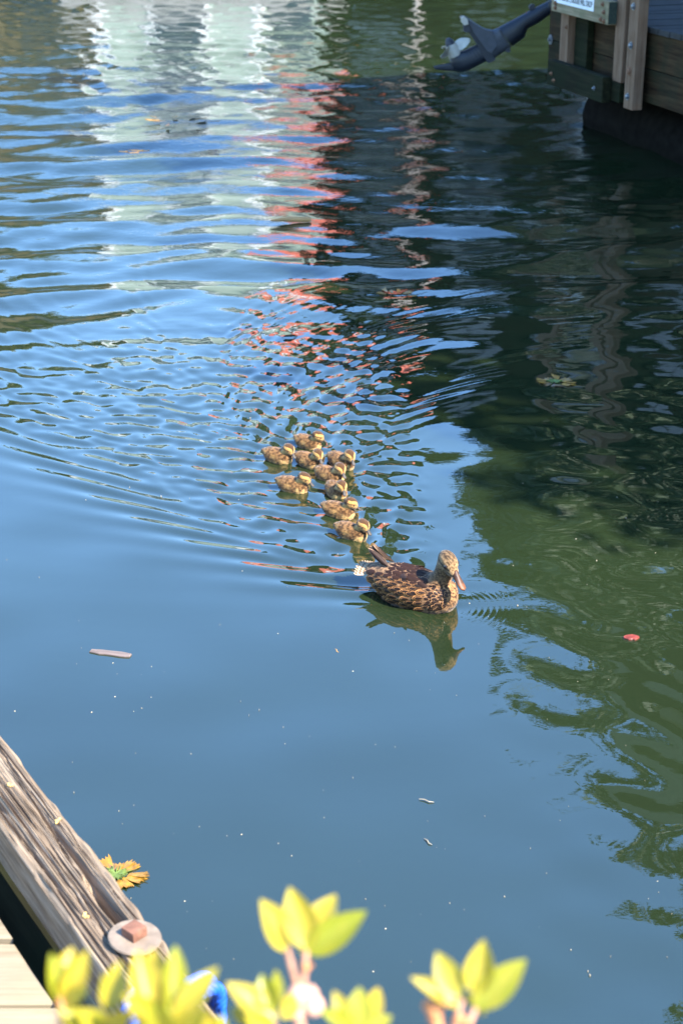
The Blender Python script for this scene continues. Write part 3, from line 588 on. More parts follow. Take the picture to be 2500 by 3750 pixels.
SPRIGS = [
 # depth, twig points, leaves (base, tip, width px, depth change, roll), blooms
 (1.30, [(1085, 4700, -.15), (1100, 3900, -.02), (1105, 3680, 0), (1075, 3570, 0), (1050, 3470, 0)],
  [((1050, 3480), (962, 3296), 105, -.01, .3), ((1130, 3475), (1062, 3252), 112, .0, -.1), ((1105, 3490), (1222, 3262), 118, .03, -.4), ((1125, 3490), (1338, 3338), 104, -.01, .1)],
  [(1100, 3650, .011, 0, 9), (1118, 3545, .0045, 1, 4)]),
 (1.30, [(1085, 4700, -.15), (1095, 3720, 0), (1110, 3600, 0), (1122, 3480, 0)], [], []),
 (1.24, [(1650, 4800, -.1), (1640, 3900, 0), (1670, 3740, 0), (1690, 3660, 0)],
  [((1690, 3690), (1505, 3578), 66, .0, .2), ((1680, 3650), (1600, 3492), 92, .0, -.2), ((1740, 3640), (1772, 3442), 98, .0, .0), ((1735, 3690), (1920, 3520), 108, -.01, .2), ((1680, 3700), (1580, 3625), 50, .02, .5), ((1770, 3720), (1700, 3620), 60, .04, .5)],
  [(1592, 3712, .0085, 1, 7), (1668, 3738, .006, 1, 5)]),
 (1.24, [(1640, 3900, 0), (1700, 3780, 0), (1742, 3690, 0)], [], []),
 (1.22, [(1300, 4800, -.1), (1310, 3950, 0), (1300, 3790, 0)],
  [((1300, 3780), (1175, 3700), 62, -.01, .2), ((1290, 3760), (1222, 3632), 60, .0, -.2), ((1310, 3770), (1318, 3622), 92, .0, .1), ((1330, 3770), (1388, 3616), 66, .04, .4), ((1320, 3790), (1432, 3720), 60, .0, .1), ((1290, 3800), (1240, 3745), 55, -.02, .1)], []),
 (1.26, [(1020, 4800, -.1), (1030, 3900, 0), (1005, 3750, 0)],
  [((1010, 3735), (838, 3594), 92, .0, .2), ((1000, 3700), (958, 3568), 76, .01, -.3), ((1010, 3700), (1012, 3548), 48, .05, .5), ((1000, 3780), (850, 3690), 100, .03, .2), ((1030, 3730), (1085, 3640), 66, .02, .5), ((990, 3790), (905, 3720), 80, -.02, .0)], []),
 (1.16, [(560, 4900, -.1), (600, 4000, 0), (610, 3790, 0)],
  [((560, 3740), (505, 3480), 120, .02, .2), ((610, 3740), (560, 3470), 95, .05, -.3), ((620, 3720), (645, 3462), 85, .03, .4), ((640, 3740), (790, 3542), 92, .0, -.2), ((590, 3790), (455, 3640), 105, -.02, .2), ((640, 3800), (760, 3700), 80, -.02, .3), ((600, 3810), (560, 3660), 105, -.03, -.1), ((620, 3810), (690, 3640), 100, .02, .3)], []),
 (1.18, [(240, 4900, -.1), (230, 4000, 0), (225, 3680, 0), (215, 3650, 0)],
  [((222, 3670), (188, 3492), 70, .0, .3), ((225, 3660), (268, 3468), 92, .02, -.1), ((230, 3665), (322, 3480), 80, .0, .3), ((235, 3680), (318, 3620), 62, -.02, .1)],
  [(222, 3672, .0035, 1, 4)]),
 (1.18, [(420, 4900, -.1), (400, 4000, 0), (395, 3760, 0)],
  [((395, 3700), (440, 3528), 88, .0, .2), ((395, 3690), (385, 3560), 60, .03, .5), ((390, 3800), (300, 3700), 90, -.02, .2), ((410, 3810), (480, 3700), 95, -.02, -.2), ((380, 3820), (225, 3690), 88, -.01, .1), ((400, 3820), (365, 3700), 80, .02, .2)], []),
 (1.20, [(760, 4900, -.1), (775, 4000, 0), (770, 3830, 0)],
  [((770, 3830), (745, 3690), 72, .0, .1), ((775, 3830), (820, 3720), 60, .03, .3), ((770, 3840), (700, 3740), 70, -.01, .3)], []),
]
for depth, tw, lv, bm_ in SPRIGS:
    t_ = twig(tw, .0042, .0022, depth)
    for b0, t0, w_, dd, rl in lv: leaf(t_, b0, t0, w_*1.12, depth, dd, rl)
    for px, py, r_, kind, n_ in bm_: bloom(t_, px, py, depth, r_, (M_BUD, M_BUD2)[kind], n_)
bpy.context.view_layer.update()
MB().tube([BI @ Vector((.05+.02*k, .82+.01*k, 1.22+.045*k)) for k in range(4)], [.016, .014, .012, .008], 9).build('root_stem', M_STEM, bush, True)

# ------------------------------------------------------------------ outboard motor and the boat it hangs on
OY = 16.0
def q(px, py):
    d = ray(px, py); t = OY/d.y; return (d.x*t, CH+d.z*t)
def zz(X, Y): return q(1570+X*.287, Y*.287)                       # from the enlarged view of the motor
mot = empty('outboard_motor', (q(1900, 60)[0], OY, q(1900, 60)[1]), 0, 'blue grey outboard motor tilted up with white propeller over the water', 'outboard motor')
MO = Vector((mot.location.x, OY, mot.location.z))
def ml(p, dy=0): return Vector((p[0]-MO.x, dy, p[1]-MO.z))
M_MOT = simple('blue_grey_motor_paint', (.0085, .010, .0145), .45, .18, 9, spec=.4); M_MOT2 = simple('worn_grey_motor_casting', (.042, .044, .050), .6, .25, 14); M_DARKM = simple('black_motor_rubber', (.02, .02, .024), .6, .3, 20)
M_PROP = simple('white_propeller_paint', (.42, .37, .29), .6, .12, 20)
def legloft(name, m, stations, parent=mot, n=18, sharp=50):            # stations: top px, bottom px, half depth
    secs = []
    for tp, bp_, hd in stations:
        a, b_ = ml(zz(*tp)), ml(zz(*bp_)); c = (a+b_)/2; v = (a-b_)/2
        secs.append([c+v*math.copysign(abs(math.cos(k*2*math.pi/n))**.8, math.cos(k*2*math.pi/n))+Vector((0, hd, 0))*math.copysign(abs(math.sin(k*2*math.pi/n))**.8, math.sin(k*2*math.pi/n)) for k in range(n)])
    return MB().loft(secs).build(name, m, parent, sharp)
legloft('mid_section', M_MOT, [((2050, -330), (2120, -170), .06), ((1700, -80), (1760, 90), .06), ((1480, 30), (1530, 190), .06), ((1340, 100), (1400, 290), .062), ((1180, 190), (1255, 365), .07), ((1020, 275), (1215, 480), .075), ((880, 350), (1060, 590), .075)])
legloft('lower_leg', M_MOT2, [((884, 352), (1050, 592), .073), ((760, 392), (990, 640), .066), ((690, 430), (885, 705), .058), ((640, 500), (815, 760), .052)])
legloft('gearcase', M_MOT, [((690, 540), (800, 765), .045), ((560, 590), (715, 790), .05), ((450, 640), (600, 850), .06), ((360, 660), (500, 900), .066), ((290, 710), (420, 915), .058), ((262, 770), (330, 900), .035)])
legloft('skeg', M_MOT, [((430, 800), (440, 920), .02), ((270, 800), (280, 905), .012), ((140, 825), (150, 895), .009), ((52, 845), (75, 885), .005)])
def plate_prism(name, m, pts, th, parent=mot, dy=0, rot=None):
    mb = MB(); P = [ml(zz(*p), dy) for p in pts]; n = len(P); o = Vector((0, th/2, 0)); mb.add([p-o for p in P]+[p+o for p in P], [tuple(range(n)), tuple(range(2*n-1, n-1, -1))]+[(k, (k+1) % n, n+(k+1) % n, n+k) for k in range(n)]); return mb.build(name, m, parent)
plate_prism('upper_fin', M_MOT2, [(470, 215), (560, 280), (640, 330), (720, 375), (800, 385), (860, 560), (790, 660), (735, 640), (560, 400)], .15)
plate_prism('anti_ventilation_plate', M_MOT, [(392, 225), (410, 200), (470, 212), (600, 400), (760, 640), (845, 740), (830, 765), (745, 800), (700, 720), (560, 490), (430, 300)], .11)
plate_prism('exhaust_tip', M_PROP, [(398, 215), (435, 195), (480, 230), (490, 290), (440, 305), (405, 270)], .10, dy=-.07)
plate_prism('trim_tab', M_DARKM, [(430, 300), (500, 290), (520, 380), (470, 402), (432, 385)], .06, dy=-.06)
plate_prism('clamp_band', M_DARKM, [(885, 375), (905, 372), (1005, 540), (985, 545)], .158)
plate_prism('lower_lug', M_DARKM, [(960, 590), (1030, 590), (1035, 660), (1000, 665), (965, 650)], .08)
for k in range(4): plate_prism('intake_slot', M_DARKM, [(490+k*34, 668-k*22), (500+k*34, 664-k*22), (560+k*34, 760-k*22), (550+k*34, 764-k*22)], .006, dy=-.052)
plate_prism('grease_fitting', M_DARKM, [(1270, 80), (1300, 50), (1345, 60), (1340, 95), (1350, 110), (1300, 135), (1270, 110)], .05)
# propeller: hub along the axis up and to the left, three blades
hub0, hub1 = ml(zz(325, 690)), ml(zz(240, 500)); ax_ = (hub1-hub0).normalized()
prop = empty('propeller', hub0, 0); prop.parent = mot
MH = ax_.to_track_quat('Z', 'Y').to_matrix().to_4x4(); HL = (hub1-hub0).length
MB().lathe([(.0, -.02), (.062, -.02), (.064, .02), (.052, HL*.55), (.050, HL*.62), (0, HL*.63)], 20, MH).build('hub', M_PROP, prop, 40)
MB().lathe([(.0, HL*.6), (.046, HL*.6), (.040, HL*.85), (.02, HL*1.05), (0, HL*1.08)], 16, MH).build('nose_cone', M_DARKM, prop, 40)
def blade(ang):
    mb = MB(); nu, nv = 6, 9; out = []
    for side in (-1, 1):
        for j in range(nv):
            v = j/(nv-1); rad = .045+.145*v; ch = .062*(math.sin(math.pi*(.22+.70*v))**.7)*(1.0 if v < .95 else .6); tw = R(58-30*v)
            for i in range(nu):
                u = (i/(nu-1)-.5)*2; out.append(Vector((rad, u*ch*math.cos(tw), .06+u*ch*math.sin(tw)+side*.004*(1-u*u))))
    fs = [(s*nu*nv+j*nu+i, s*nu*nv+j*nu+i+1, s*nu*nv+(j+1)*nu+i+1, s*nu*nv+(j+1)*nu+i) for s in (0, 1) for j in range(nv-1) for i in range(nu-1)]
    rim = [j*nu for j in range(nv)]+[(nv-1)*nu+i for i in range(1, nu)]+[j*nu+nu-1 for j in range(nv-2, -1, -1)]
    fs += [(a, b_, b_+nu*nv, a+nu*nv) for a, b_ in zip(rim, rim[1:])]
    mb.add([MH @ (Matrix.Rotation(ang, 3, 'Z') @ p) for p in out], fs); return mb.build('blade', M_PROP, prop, True)
for a in (200, 320, 80): blade(R(a))
# cowl, bracket and boat, behind the pier end
cw = Vector(ml(q(2260, -190))); secs = []
for k, (t, r_) in enumerate(((-.42, .10), (-.36, .16), (-.1, .19), (.12, .185), (.26, .15), (.32, .06))):
    c = cw+Vector((.86, 0, .5))*t; secs.append([c+Vector((-.5*math.sin(a*math.pi/8)*r_*1.1, math.cos(a*math.pi/8)*r_, .86*math.sin(a*math.pi/8)*r_*1.1)) for a in range(16)])
MB().loft(secs).build('cowl', M_MOT, mot, 50)
legloft('clamp_bracket', M_DARKM, [((1700, 60), (1780, 60), .08), ((1800, 200), (1900, 200), .09), ((1880, 330), (1960, 330), .09)])
PE = Vector((math.cos(PA), math.sin(PA), 0))                         # along the pier end
boat = empty('moored_boat', tuple(Vector((2.62, OY+.08, 0))), math.atan2(PE.y, PE.x), 'dark hulled moored boat lying behind the pier end', 'boat')
M_HULL = simple('black_hull_paint', (.012, .013, .016), .35, .08, 4); M_BOATIN = simple('grey_boat_deck', (.3, .31, .32), .7, .1, 6)
secs = []
for t in np.linspace(0, 1, 12):
    hw = .82*(1-max(0, t-.45)**2*2.6/.78); zt = .98+.32*t*t; x = 5.2*t
    prof = [(hw, zt), (hw*.97, .45), (hw*.85, .05), (hw*.45, -.22), (0, -.3), (-hw*.45, -.22), (-hw*.85, .05), (-hw*.97, .45), (-hw, zt)]
    secs.append([(x, y, z) for y, z in prof])
MB().loft(secs).build('hull', M_HULL, boat, 50)
MB().loft([[(5.2*t, (.82*(1-max(0, t-.45)**2*2.6/.78)+.03)*sg, .98+.32*t*t+dz) for sg, dz in ((1, 0), (1, .06), (-1, .06), (-1, 0))] for t in np.linspace(.01, .97, 12)]).build('gunwale', M_BOATIN, boat)
MB().bbox((2.7, 0, 1.35), (1.5, 1.1, .7), .08).build('cabin', M_HULL, boat, 40)
for sy in (-1, 1): MB().bbox((2.75, sy*.555, 1.45), (1.0, .012, .3), .004).build('cabin_window', M_GLASS, boat)

# ------------------------------------------------------------------ waterfowl
from mathutils.bvhtree import BVHTree
def ellipsoid(mb, c, r, M_=None, n=20):
    c = Vector(c); secs = []
    prof = [(math.sin(math.pi*i/12), -math.cos(math.pi*i/12)) for i in range(13)]; prof[0] = (.02, -1); prof[-1] = (.02, 1)
    secs = []
    for pr, pz in prof:
        ring = []
        for k in range(n):
            a = 2*math.pi*k/n; v = Vector((pz*r[0], pr*math.cos(a)*r[1], pr*math.sin(a)*r[2])); ring.append((M_ @ v if M_ else v)+c)
        secs.append(ring)
    mb.loft(secs)
def stations(mb, st, n=24):
    secs = []
    for x, zc, hw, hh in st: secs.append([(x, hw*math.cos(2*math.pi*k/n), zc+hh*math.sin(2*math.pi*k/n)) for k in range(n)])
    mb.loft(secs)
def remesh(mb, voxel, it, name):
    me = mb.mesh(name+'_raw', None); o = bpy.data.objects.new(name+'_raw', me); C.objects.link(o)
    md = o.modifiers.new('r', 'REMESH'); md.mode = 'VOXEL'; md.voxel_size = voxel
    bpy.context.view_layer.update(); ev = o.evaluated_get(bpy.context.evaluated_depsgraph_get()); out = bpy.data.meshes.new_from_object(ev)
    bpy.data.objects.remove(o); bm = bmesh.new(); bm.from_mesh(out)
    for _ in range(it): bmesh.ops.smooth_vert(bm, verts=bm.verts, factor=.5, use_axis_x=True, use_axis_y=True, use_axis_z=True)
    bm.to_mesh(out); bm.free(); out.shade_smooth(); out.name = name; return out
def mixc(a, b, t): return a*(1-t[:, None])+b*t[:, None]
def np_noise(P, scale, seed=0): return np.array([mnoise.noise(Vector(p)*scale+Vector((seed, seed*1.7, 0))) for p in P])
M_DUCK = vcol('hen_plumage', .75, .15, .35, 190, .15); M_DOWN = vcol('duckling_down', .9, .1, .25, 260, .3)
M_EYE = simple('dark_eye', (.012, .009, .008), .08, .1, 10); M_BILLD = simple('grey_duckling_bill', (.045, .038, .034), .6, .25, 90, spec=.25)

def feather_material(name, dark, edge, inner, e0=.62, vmark=False, bars=False):
    m, n, b, N, L = mat(name)
    uv = N('ShaderNodeUVMap'); sp = N('ShaderNodeSeparateXYZ'); L(uv.outputs[0], sp.inputs[0])
    def mth(op, a, c=None, cl=False):
        k = N('ShaderNodeMath'); k.operation = op; k.use_clamp = cl
        for i, v in enumerate((a, c)):
            if v is None: continue
            if isinstance(v, (int, float)): k.inputs[i].default_value = v
            else: L(v, k.inputs[i])
        return k.outputs[0]
    t = N('ShaderNodeTexNoise'); t.inputs['Scale'].default_value = 9; t.inputs['Detail'].default_value = 3; oi = N('ShaderNodeObjectInfo')
    L(uv.outputs[0], t.inputs['Vector']); jit = mth('MULTIPLY', mth('SUBTRACT', t.outputs[0], .5), .35)
    u2 = mth('MULTIPLY', mth('ABSOLUTE', mth('SUBTRACT', sp.outputs[0], .5)), 2.0); vt = mth('MAXIMUM', mth('DIVIDE', mth('SUBTRACT', sp.outputs[1], .5), .5), 0.0)
    r_ = mth('ADD', mth('ADD', mth('MULTIPLY', u2, u2), mth('MULTIPLY', vt, vt)), jit)
    ed = mth('DIVIDE', mth('SUBTRACT', r_, e0), .12, True)
    mx = N('ShaderNodeMix'); mx.data_type = 'RGBA'; L(ed, mx.inputs[0]); mx.inputs[6].default_value = [*dark, 1]; mx.inputs[7].default_value = [*edge, 1]; col = mx.outputs[2]
    if vmark:
        g = mth('MULTIPLY', mth('DIVIDE', mth('SUBTRACT', r_, .14), .06, True), mth('DIVIDE', mth('SUBTRACT', .34, r_), .06, True)); g = mth('MULTIPLY', g, .8)
        m2 = N('ShaderNodeMix'); m2.data_type = 'RGBA'; L(g, m2.inputs[0]); L(col, m2.inputs[6]); m2.inputs[7].default_value = [*inner, 1]; col = m2.outputs[2]
    if bars:
        sn = mth('GREATER_THAN', mth('SINE', mth('MULTIPLY', mth('ADD', sp.outputs[1], mth('MULTIPLY', u2, .12)), 30.0)), .35); sn = mth('MULTIPLY', sn, mth('LESS_THAN', u2, .55))
        m2 = N('ShaderNodeMix'); m2.data_type = 'RGBA'; L(sn, m2.inputs[0]); L(col, m2.inputs[6]); m2.inputs[7].default_value = [*inner, 1]; col = m2.outputs[2]
    rv = N('ShaderNodeMapRange'); rv.inputs[3].default_value = .75; rv.inputs[4].default_value = 1.25; L(oi.outputs['Random'], rv.inputs[0])
    sc_ = N('ShaderNodeVectorMath'); sc_.operation = 'SCALE'; L(col, sc_.inputs[0]); L(rv.outputs[0], sc_.inputs['Scale']); L(sc_.outputs[0], b.inputs['Base Color'])
    b.inputs['Roughness'].default_value = .6; b.inputs['Specular IOR Level'].default_value = .25; return m
BROWN = (.020, .0068, .0022); BUFF = (.34, .15, .045); CREAM = (.33, .235, .145)
F_BACK = feather_material('back_feather', BROWN, (.21, .115, .06), BUFF, .74); F_FLANK = feather_material('flank_feather', (.015, .0075, .004), BUFF, BUFF, .56, True)
F_BREAST = feather_material('breast_feather', (.018, .0085, .005), (.24, .12, .05), BUFF, .46); F_WING = feather_material('wing_feather', (.024, .012, .0075), (.22, .14, .09), BUFF, .88)
F_TAIL = feather_material('tail_feather', CREAM, (.36, .27, .17), (.09, .045, .022), .8, bars=True)
def feather_mesh(name, m, point=.0, cup=.35, bend=.12):
    mb = MB(); nu, nv = 5, 9; vs = []; uvs = []
    for j in range(nv):
        v = j/(nv-1); w = .5*min(1, (v*3.2+.25))*(1 if v < .5 else max(.0, 1-((v-.5)/.5)**(2.6-1.4*point))**.5 if v < 1 else .05)
        w = max(w, .03)
        for i in range(nu): u = (i/(nu-1)-.5)*2; vs.append((-v, u*w, -cup*w*u*u*.6 - bend*v*v + .02)); uvs.append((i/(nu-1), v))
    mb.add(vs, [(j*nu+i, j*nu+i+1, (j+1)*nu+i+1, (j+1)*nu+i) for j in range(nv-1) for i in range(nu-1)])
    me = mb.mesh(name, m, True); ul = me.uv_layers.new(name='UVMap')
    for lp in me.loops: ul.data[lp.index].uv = uvs[lp.vertex_index]
    return me
FM = dict(back=feather_mesh('feather', F_BACK), flank=feather_mesh('feather', F_FLANK, .2), breast=feather_mesh('feather', F_BREAST), wing=feather_mesh('wing_feather', F_WING, .5, .25, .05), tail=feather_mesh('tail_feather', F_TAIL, .4, .2, .04))

def head_frame(c, yaw, pitch): return Matrix.Translation(c) @ Matrix.Rotation(R(yaw), 4, 'Z') @ Matrix.Rotation(R(pitch), 4, 'Y')
def bill_mesh(L_, wb, wt, hb, ht, m, name='bill', hook=.0):
    secs = []; n = 16
    for i in range(13):
        t = i/12; w = wb+(wt-wb)*t + .18*wt*math.sin(math.pi*max(0, t-.35)/.65); w *= (1 if t < .86 else math.sqrt(max(.06, 1-((t-.86)/.145)**2)))
        zt = hb*(1-t)**1.5*.95+ht; zb = -hb*.35*(1-t)-ht*.9; zc = -hb*.05*t + .10*hb*t*t
        secs.append([(L_*t, w/2*math.cos(2*math.pi*k/n), zc+(zt if math.sin(2*math.pi*k/n) > 0 else -zb)*math.sin(2*math.pi*k/n)) for k in range(n)])
    return MB().loft(secs).mesh(name, m, True)

def build_hen():
    t = empty('mallard_hen', (HEN['p'].x, HEN['p'].y, 0), R(HEN['yaw']), 'brown mottled mallard hen swimming ahead of her ducklings', 'duck')
    t.scale = (.93, 1.02, 1.04)
    mb = MB()
    stations(mb, [(-.222, .078, .02, .012), (-.20, .072, .040, .022), (-.16, .060, .062, .042), (-.11, .047, .080, .062), (-.05, .038, .090, .078), (.02, .034, .091, .080), (.08, .034, .083, .075), (.125, .038, .068, .066), (.158, .042, .046, .050), (.176, .044, .022, .028), (.182, .045, .006, .008)])
    stations(mb, [(-.12, .0, .06, .05), (0, -.01, .085, .06), (.11, 0, .06, .05), (.14, .0, .03, .03)])
    nk = [Vector(p) for p in ((.075, 0, .06), (.105, 0, .095), (.119, -.001, .122), (.126, -.003, .150), (.133, -.005, .175))]
    mb.tube(nk, [.058, .046, .0375, .034, .032], 20)
    hf = head_frame((.142, -.008, .178), -18, 26) @ Matrix.Scale(1.24, 4)
    ellipsoid(mb, hf @ Vector((0, 0, .004)), (.038, .0265, .0275), hf.to_3x3()); ellipsoid(mb, hf @ Vector((.024, 0, -.005)), (.026, .0185, .0185), hf.to_3x3()); ellipsoid(mb, hf @ Vector((-.004, 0, -.010)), (.030, .026, .020), hf.to_3x3())
    me = remesh(mb, .0034, 4, 'body'); me.materials.append(M_DUCK); P = verts(me).astype(float)
    HL_ = np.array(hf.inverted()); Q = (HL_[:3, :3] @ P.T).T+HL_[:3, 3]
    n1 = np_noise(P, 95, 1); n2 = np_noise(P*np.array([.5, 1, 1]), 160, 4); n3 = np_noise(Q*np.array([.25, 1, 1]), 330, 9)
    col = mixc(np.array([.026, .013, .007]), np.array([.22, .12, .055]), np.clip(.5+1.6*n1, 0, 1))
    breast = np.clip((P[:, 0]-.06)/.05, 0, 1)*np.clip((.13-P[:, 2])/.03, 0, 1)
    col = mixc(col, mixc(np.array([.03, .014, .007]), np.array([.27, .14, .058]), np.clip(.55+2.2*n2, 0, 1)), breast)
    headw = np.clip((P[:, 2]-.108)/.03, 0, 1)*np.clip((P[:, 0]-.06)/.02, 0, 1)
    neck = mixc(np.array([.05, .027, .011]), np.array([.19, .108, .045]), np.clip(.5+1.8*n3, 0, 1))
    face = mixc(np.array([.10, .054, .022]), np.array([.35, .215, .10]), np.clip(.6+1.8*n3, 0, 1))
    hd = mixc(neck, face, np.clip((Q[:, 2]+.020)/.014, 0, 1)*np.clip((Q[:, 0]+.03)/.02, 0, 1))
    ph_ = np.degrees(np.arctan2(np.abs(Q[:, 1]), Q[:, 2]+.002)); fw = np.clip((.030-Q[:, 0])/.022, 0, 1)
    crown = np.clip((44-ph_)/7, 0, 1)*(.25+.75*fw)
    hd = mixc(hd, mixc(np.array([.014, .008, .0045]), np.array([.13, .08, .04]), np.clip(.3+2*n3, 0, 1)), crown*.9)
    stripe = np.clip(1.3-np.abs(ph_-76)/8, 0, 1)*np.clip((.036-Q[:, 0])/.006, 0, 1)*np.clip((Q[:, 0]+.036)/.01, 0, 1)
    hd = mixc(hd, np.array([.018, .010, .006]), stripe*.9)
    col = mixc(col, hd, headw); set_col(me, col); body = inst(me, 'body', t)
    bvh = BVHTree.FromPolygons([Vector(p) for p in P], [list(p.vertices) for p in me.polygons])
    # bill
    m, n, b, N, L = mat('orange_brown_bill'); tc = N('ShaderNodeTexCoord'); sp = N('ShaderNodeSeparateXYZ'); L(tc.outputs['Object'], sp.inputs[0]); ns = N('ShaderNodeTexNoise'); ns.inputs['Scale'].default_value = 90; L(tc.outputs['Object'], ns.inputs[0])
    ad = N('ShaderNodeMath'); ad.operation = 'MULTIPLY_ADD'; L(ns.outputs[0], ad.inputs[0]); ad.inputs[1].default_value = .012; L(sp.outputs[2], ad.inputs[2])
    r_ = N('ShaderNodeValToRGB'); mr = N('ShaderNodeMapRange'); mr.inputs[1].default_value = -.004; mr.inputs[2].default_value = .019; L(ad.outputs[0], mr.inputs[0]); L(mr.outputs[0], r_.inputs[0])
    e = r_.color_ramp.elements; e[0].color = (.26, .085, .028, 1); e[0].position = .25; e[1].color = (.065, .03, .018, 1); e[1].position = .75; L(r_.outputs[0], b.inputs['Base Color']); b.inputs['Roughness'].default_value = .5; b.inputs['Specular IOR Level'].default_value = .3
    bl_ = inst(bill_mesh(.060, .021, .019, .0135, .0035, m), 'bill', t, hf @ Matrix.Translation((.038, 0, -.006)) @ Matrix.Rotation(R(9), 4, 'Y'))
    M_NAIL = simple('dark_bill_nail', (.05, .03, .022), .4, .2, 60); nl = MB(); ellipsoid(nl, (.0575, 0, .0008), (.0045, .004, .0035), n=10); nl.build('nail', M_NAIL, bl_, True)
    for sy in (-1, 1):
        no = MB(); ellipsoid(no, (.015, sy*.0052, .0098), (.0042, .0014, .0012), Matrix.Rotation(R(16), 3, 'Y'), 8); no.build('nostril', M_NAIL, bl_, True)
        ey = MB(); ellipsoid(ey, (0, 0, 0), (.0064, .0050, .0064), n=14); o = ey.build('eye', M_EYE, t, True); o.matrix_local = hf @ Matrix.Translation((.016, sy*.0226, .0068))
    # feathers laid on from tail to breast
    def put(kind, p, nrm, back, ln, wd, lift):
        X = -(back - nrm*back.dot(nrm)).normalized(); Z = nrm; X = (X*math.cos(lift)-Z*math.sin(lift)).normalized(); Y = Z.cross(X).normalized(); Z = X.cross(Y)
        M_ = Matrix(((X.x*ln, Y.x*wd, Z.x*ln, p.x), (X.y*ln, Y.y*wd, Z.y*ln, p.y), (X.z*ln, Y.z*wd, Z.z*ln, p.z), (0, 0, 0, 1)))
        return inst(FM[kind], 'feather' if kind not in ('wing', 'tail') else kind+'_feather', t, M_)
    def surf(x, ang):
        o = Vector((x, .25*math.sin(R(ang)), .04+.25*math.cos(R(ang)))); d = Vector((0, -math.sin(R(ang)), -math.cos(R(ang)))); h = bvh.ray_cast(o, d); return (h[0], h[1]) if h[0] else (None, None)
    rr = random.Random(3); row = 0
    x = -.15
    while x < .165:
        step = 15 if x < .09 else 12
        for a in np.arange(-108, 109, step):
            a += (step/2 if row % 2 else 0)+rr.uniform(-2.5, 2.5); xx = x+rr.uniform(-.004, .004); p, nrm = surf(xx, a)
            if p is None or p.z < -.002: continue
            if p.z > .118 or (xx > .07 and abs(a) < 34): continue
            if nrm.z < 0 and False: continue
            aa = abs(a); kind = 'back' if (aa < 50 and x < .10) else 'flank' if x < .085 else 'breast'
            if aa < 42 and x < -.085: continue
            ln, wd = {'back': (.046, .024), 'flank': (.041, .0225), 'breast': (.020, .0125)}[kind]
            s_ = rr.uniform(.85, 1.15); dn = Vector((-1, math.copysign(.10, a)*0, (-.10 if aa > 60 else .03)+rr.uniform(-.12, .12)))
            put(kind, p+nrm*.0005, nrm, dn+Vector((0, rr.uniform(-.12, .12), 0)), ln*s_, wd*s_, R(6))
        x += (.0195 if x < .09 else .010); row += 1
    for sy in (-1, 1):                                                # folded wings: tertials and raised tips
        for k in range(7):
            f = k/6; p = Vector((-.005-.020*k, sy*(.060-.006*k), .098-.002*k+.003*(6-k)*.3)); nrm = Vector((-.25, sy*(.75-.07*k), .75)).normalized()
            put('wing', p, nrm, Vector((-1, -sy*.10, .04+.045*k)), .092+.006*k, .031-.0012*k, R(2))
        for k, (ang, ln) in enumerate(((.28, .105), (.42, .10), (.58, .088))):
            p = Vector((-.115-.008*k, sy*(.020-.004*k), .108+.002*k)); put('wing', p, Vector((.35, sy*.75, .6)).normalized(), Vector((-1, -sy*.12, ang+(.45 if sy > 0 else .12))), ln, .022, 0)
    for k in range(11):                                               # tail fan
        a = (k-5)/5; p = Vector((-.185, a*.028, .080-.006*abs(a))); put('tail', p, Vector((.10, a*.35, 1)).normalized(), Vector((-1, a*.62, .16-.08*abs(a))), .080-.010*abs(a), .022, 0)
    for k in range(10):                                               # under-tail coverts
        a = (k-4.5)/4.5; p = Vector((-.150, a*.056, .075-.02*abs(a))); put('flank', p, Vector((-.2, a*.8, .7)).normalized(), Vector((-1, -a*.12, .08)), .05, .024, R(6))
    return t
build_hen()

